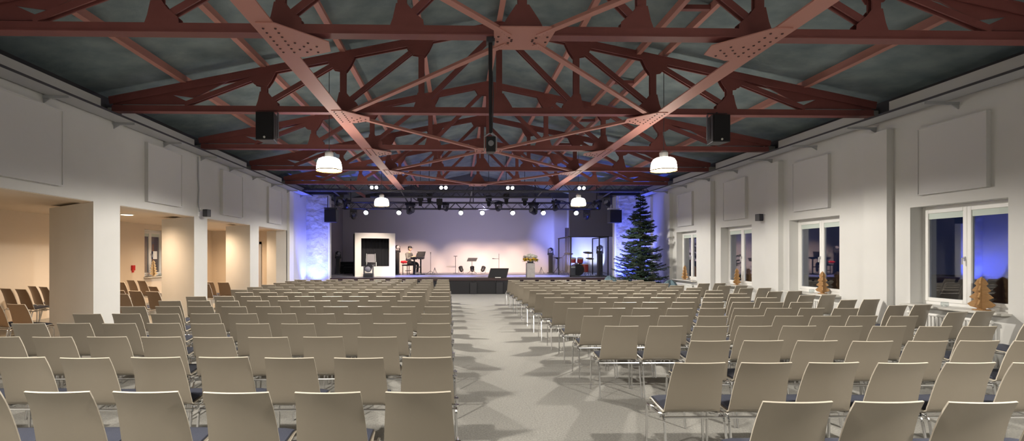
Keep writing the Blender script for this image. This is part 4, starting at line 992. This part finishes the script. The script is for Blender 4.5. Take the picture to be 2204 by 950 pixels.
def drum(x, y, r, h, z, label):
    t = thing('drum', label, 'drum', (x, y, ZS), group='standing drums')
    bm = bm_new(); lathe(bm, [(r, z), (r, z+h)], 24); obj('shell', bm, M['drum'], t, smooth=True)
    bm = bm_new(); lathe(bm, [(r+.008, z+h-.02), (r+.008, z+h), (r-.01, z+h+.004), (0, z+h+.004)], 24); obj('drumhead', bm, M['head'], t, smooth=True)
    for k in range(3):
        a = 2*PI*k/3+.4; bm = bm_new(); tube(bm, [((r+.01)*math.cos(a), (r+.01)*math.sin(a), z+h*.7), ((r+.05)*math.cos(a), (r+.05)*math.sin(a), 0)], .011, 6); obj('leg', bm, M['chrome'], t)
drum(6.08, 23.1, .19, .38, .18, 'red floor tom right of the bass drum'); drum(5.92, 23.52, .17, .14, .48, 'red snare drum behind the bass drum')
def cymbal(x, y, h, r, label):
    t = thing('cymbal_stand', label, 'cymbal', (x, y, ZS), group='cymbals in the drum booth')
    bm = bm_new(); tripod(bm, .22, .25, .010); tube(bm, [(0, 0, .2), (0, 0, h+.03)], .012); obj('stand', bm, M['chrome'], t, smooth=True)
    bm = bm_new(); rt = Matrix.Rotation(.25, 3, 'X'); lathe(bm, [(r, 0), (r*.25, .02), (r*.18, .045), (0, .05), (0, .046), (r*.18, .04), (r*.25, .015), (r, -.003)], 26, c=(0, 0, h), rot=rt); obj('cymbal', bm, M['gold'], t, smooth=True)
cymbal(5.37, 23.3, 1.05, .22, 'cymbal on a stand at the left of the drum kit'); cymbal(6.35, 23.45, 1.1, .24, 'large cymbal on a stand at the right of the drum kit'); cymbal(6.2, 22.6, .82, .19, 'lower cymbal on a stand before the floor tom')
t = thing('amplifier', 'small black amplifier box beside the bass drum', 'amplifier', (5.33, 22.45, ZS)); bm = bm_new(); b2(bm, (-.14, -.14, .02), (.14, .14, .5)); obj('cabinet', bm, M['black'], t, bevel=.01)
bm = bm_new(); b2(bm, (-.12, -.146, .05), (.12, -.14, .36)); obj('grille', bm, M['dark'], t)
bm = bm_new(); b2(bm, (-.12, -.146, .39), (.12, -.14, .47)); obj('control_panel', bm, M['alu'], t)
bm = bm_new(); pts = [(6.0+k*.03, 26.9+.03*math.sin(k*1.5)) for k in range(14)]; prism(bm, pts+[(a, b+.02) for a, b in pts[::-1]], 'z', ZS+.02, 3.2)
tag(obj('curtain', bm, M['curtain'], None, smooth=True), 'dark brown curtain strip hanging behind the drum booth', 'curtain')

# ------------------------------------------------------------------ fir tree by the stage
tx, ty = 6.95, 18.3
t = thing('fir_tree', 'tall dark green fir tree standing right of the stage by the window wall', 'tree', (tx, ty, 0))
rt_ = random.Random(11); HT = 4.0
bm = bm_new(); tube(bm, [(0, 0, 0), (.01, 0, 1.2), (-.01, .01, 2.6), (0, 0, HT-.12)], [.055, .045, .03, .008], 10); obj('trunk', bm, M['bark'], t, smooth=True)
bm = bm_new(); lathe(bm, [(0, 0), (.22, 0), (.22, .04), (.07, .08), (.07, .16)], 20); obj('stand', bm, M['dark'], t, smooth=True)
bw = bm_new(); bn = bm_new()
def needles(a, b, L):
    a = Vector(a); b = Vector(b); d = (b-a); n = max(4, int(d.length/.024)); dn = d.normalized()
    s1 = dn.orthogonal().normalized(); s2 = dn.cross(s1)
    for i in range(n):
        c = a+d*((i+.5)/n)
        for q in range(4):
            an = rt_.uniform(0, 2*PI); o = s1*math.cos(an)+s2*math.sin(an)
            e = c+(o*.8+dn*.6).normalized()*L*rt_.uniform(.7, 1.15); wv = dn.cross(o).normalized()*.006
            bn.faces.new((bn.verts.new(c-wv), bn.verts.new(c+wv), bn.verts.new(e)))
z = .34
while z < HT-.1:
    f = 1-z/HT; R_ = .10+1.14*f**.9; n = 7 if z < 3.2 else 4
    ph = rt_.uniform(0, 6.28)
    for k in range(n):
        a = ph+2*PI*k/n+rt_.uniform(-.25, .25); R2 = R_*rt_.uniform(.6, 1.2)
        dirv = Vector((math.cos(a), math.sin(a), 0)); dr = -rt_.uniform(.0, .32)*R2*(.4+f); z_ = z+rt_.uniform(-.07, .07)
        base = Vector((0, 0, z_)); mid = base+dirv*R2*.55+Vector((0, 0, dr)); tip = base+dirv*R2+Vector((0, 0, dr+.10*R2+.03))
        if tx+tip.x > 7.88: tip.x = 7.86-tx; mid.x = min(mid.x, .8)
        tube(bw, [base, mid, tip], [.014, .009, .004], 5)
        for sgm in range(2):
            p0, p1 = (base, mid) if sgm == 0 else (mid, tip); needles(p0+(p1-p0)*(.3 if sgm == 0 else 0), p1, .042)
            for j in range(5 if R2 > .35 else 3):
                u = (j+.6)/5.3; c = p0+(p1-p0)*u; rem = (R2*(1-(u*.5+sgm*.5)))*.55+.06
                for sd in (-1, 1):
                    side = Vector((-math.sin(a), math.cos(a), 0))*sd; e = c+(dirv*.75+side*.75).normalized()*rem+Vector((0, 0, rt_.uniform(-.03, .05)))
                    if tx+e.x > 7.9: continue
                    tube(bw, [c, e], [.006, .003], 4); needles(c, e, .045)
    z += .085+.05*rt_.random()
needles((0, 0, HT-.35), (0, 0, HT), .04)
obj('branches', bw, M['bark'], t); obj('needles', bn, M['needle'], t)
def mound(loc, sx, sy, h, label, m, seed):
    r_ = random.Random(seed); bm = bm_new(); bmesh.ops.create_icosphere(bm, subdivisions=4, radius=1)
    for v in bm.verts:
        p = v.co.copy(); a = math.atan2(p.y, p.x)
        k = 1+.08*math.sin(a*7+p.z*5+seed)+.05*math.sin(a*13+seed)
        v.co = Vector((p.x*sx*k, p.y*sy*k, max(p.z, -.0)*h*(1+.10*math.sin(a*5+seed))+.0))
    tag(obj('blanket', bm, m, None, smooth=True, loc=loc), label, 'blanket', 'blankets around the tree foot')
mound((7.55, 17.1, 0), .42, .35, .74, 'blue-grey blanket heaped by the window side of the fir tree', M['cover'], 1)
mound((6.15, 19.4, 0), .40, .3, .82, 'dark grey blanket heaped on the stage side of the fir tree', M['cover'], 4)
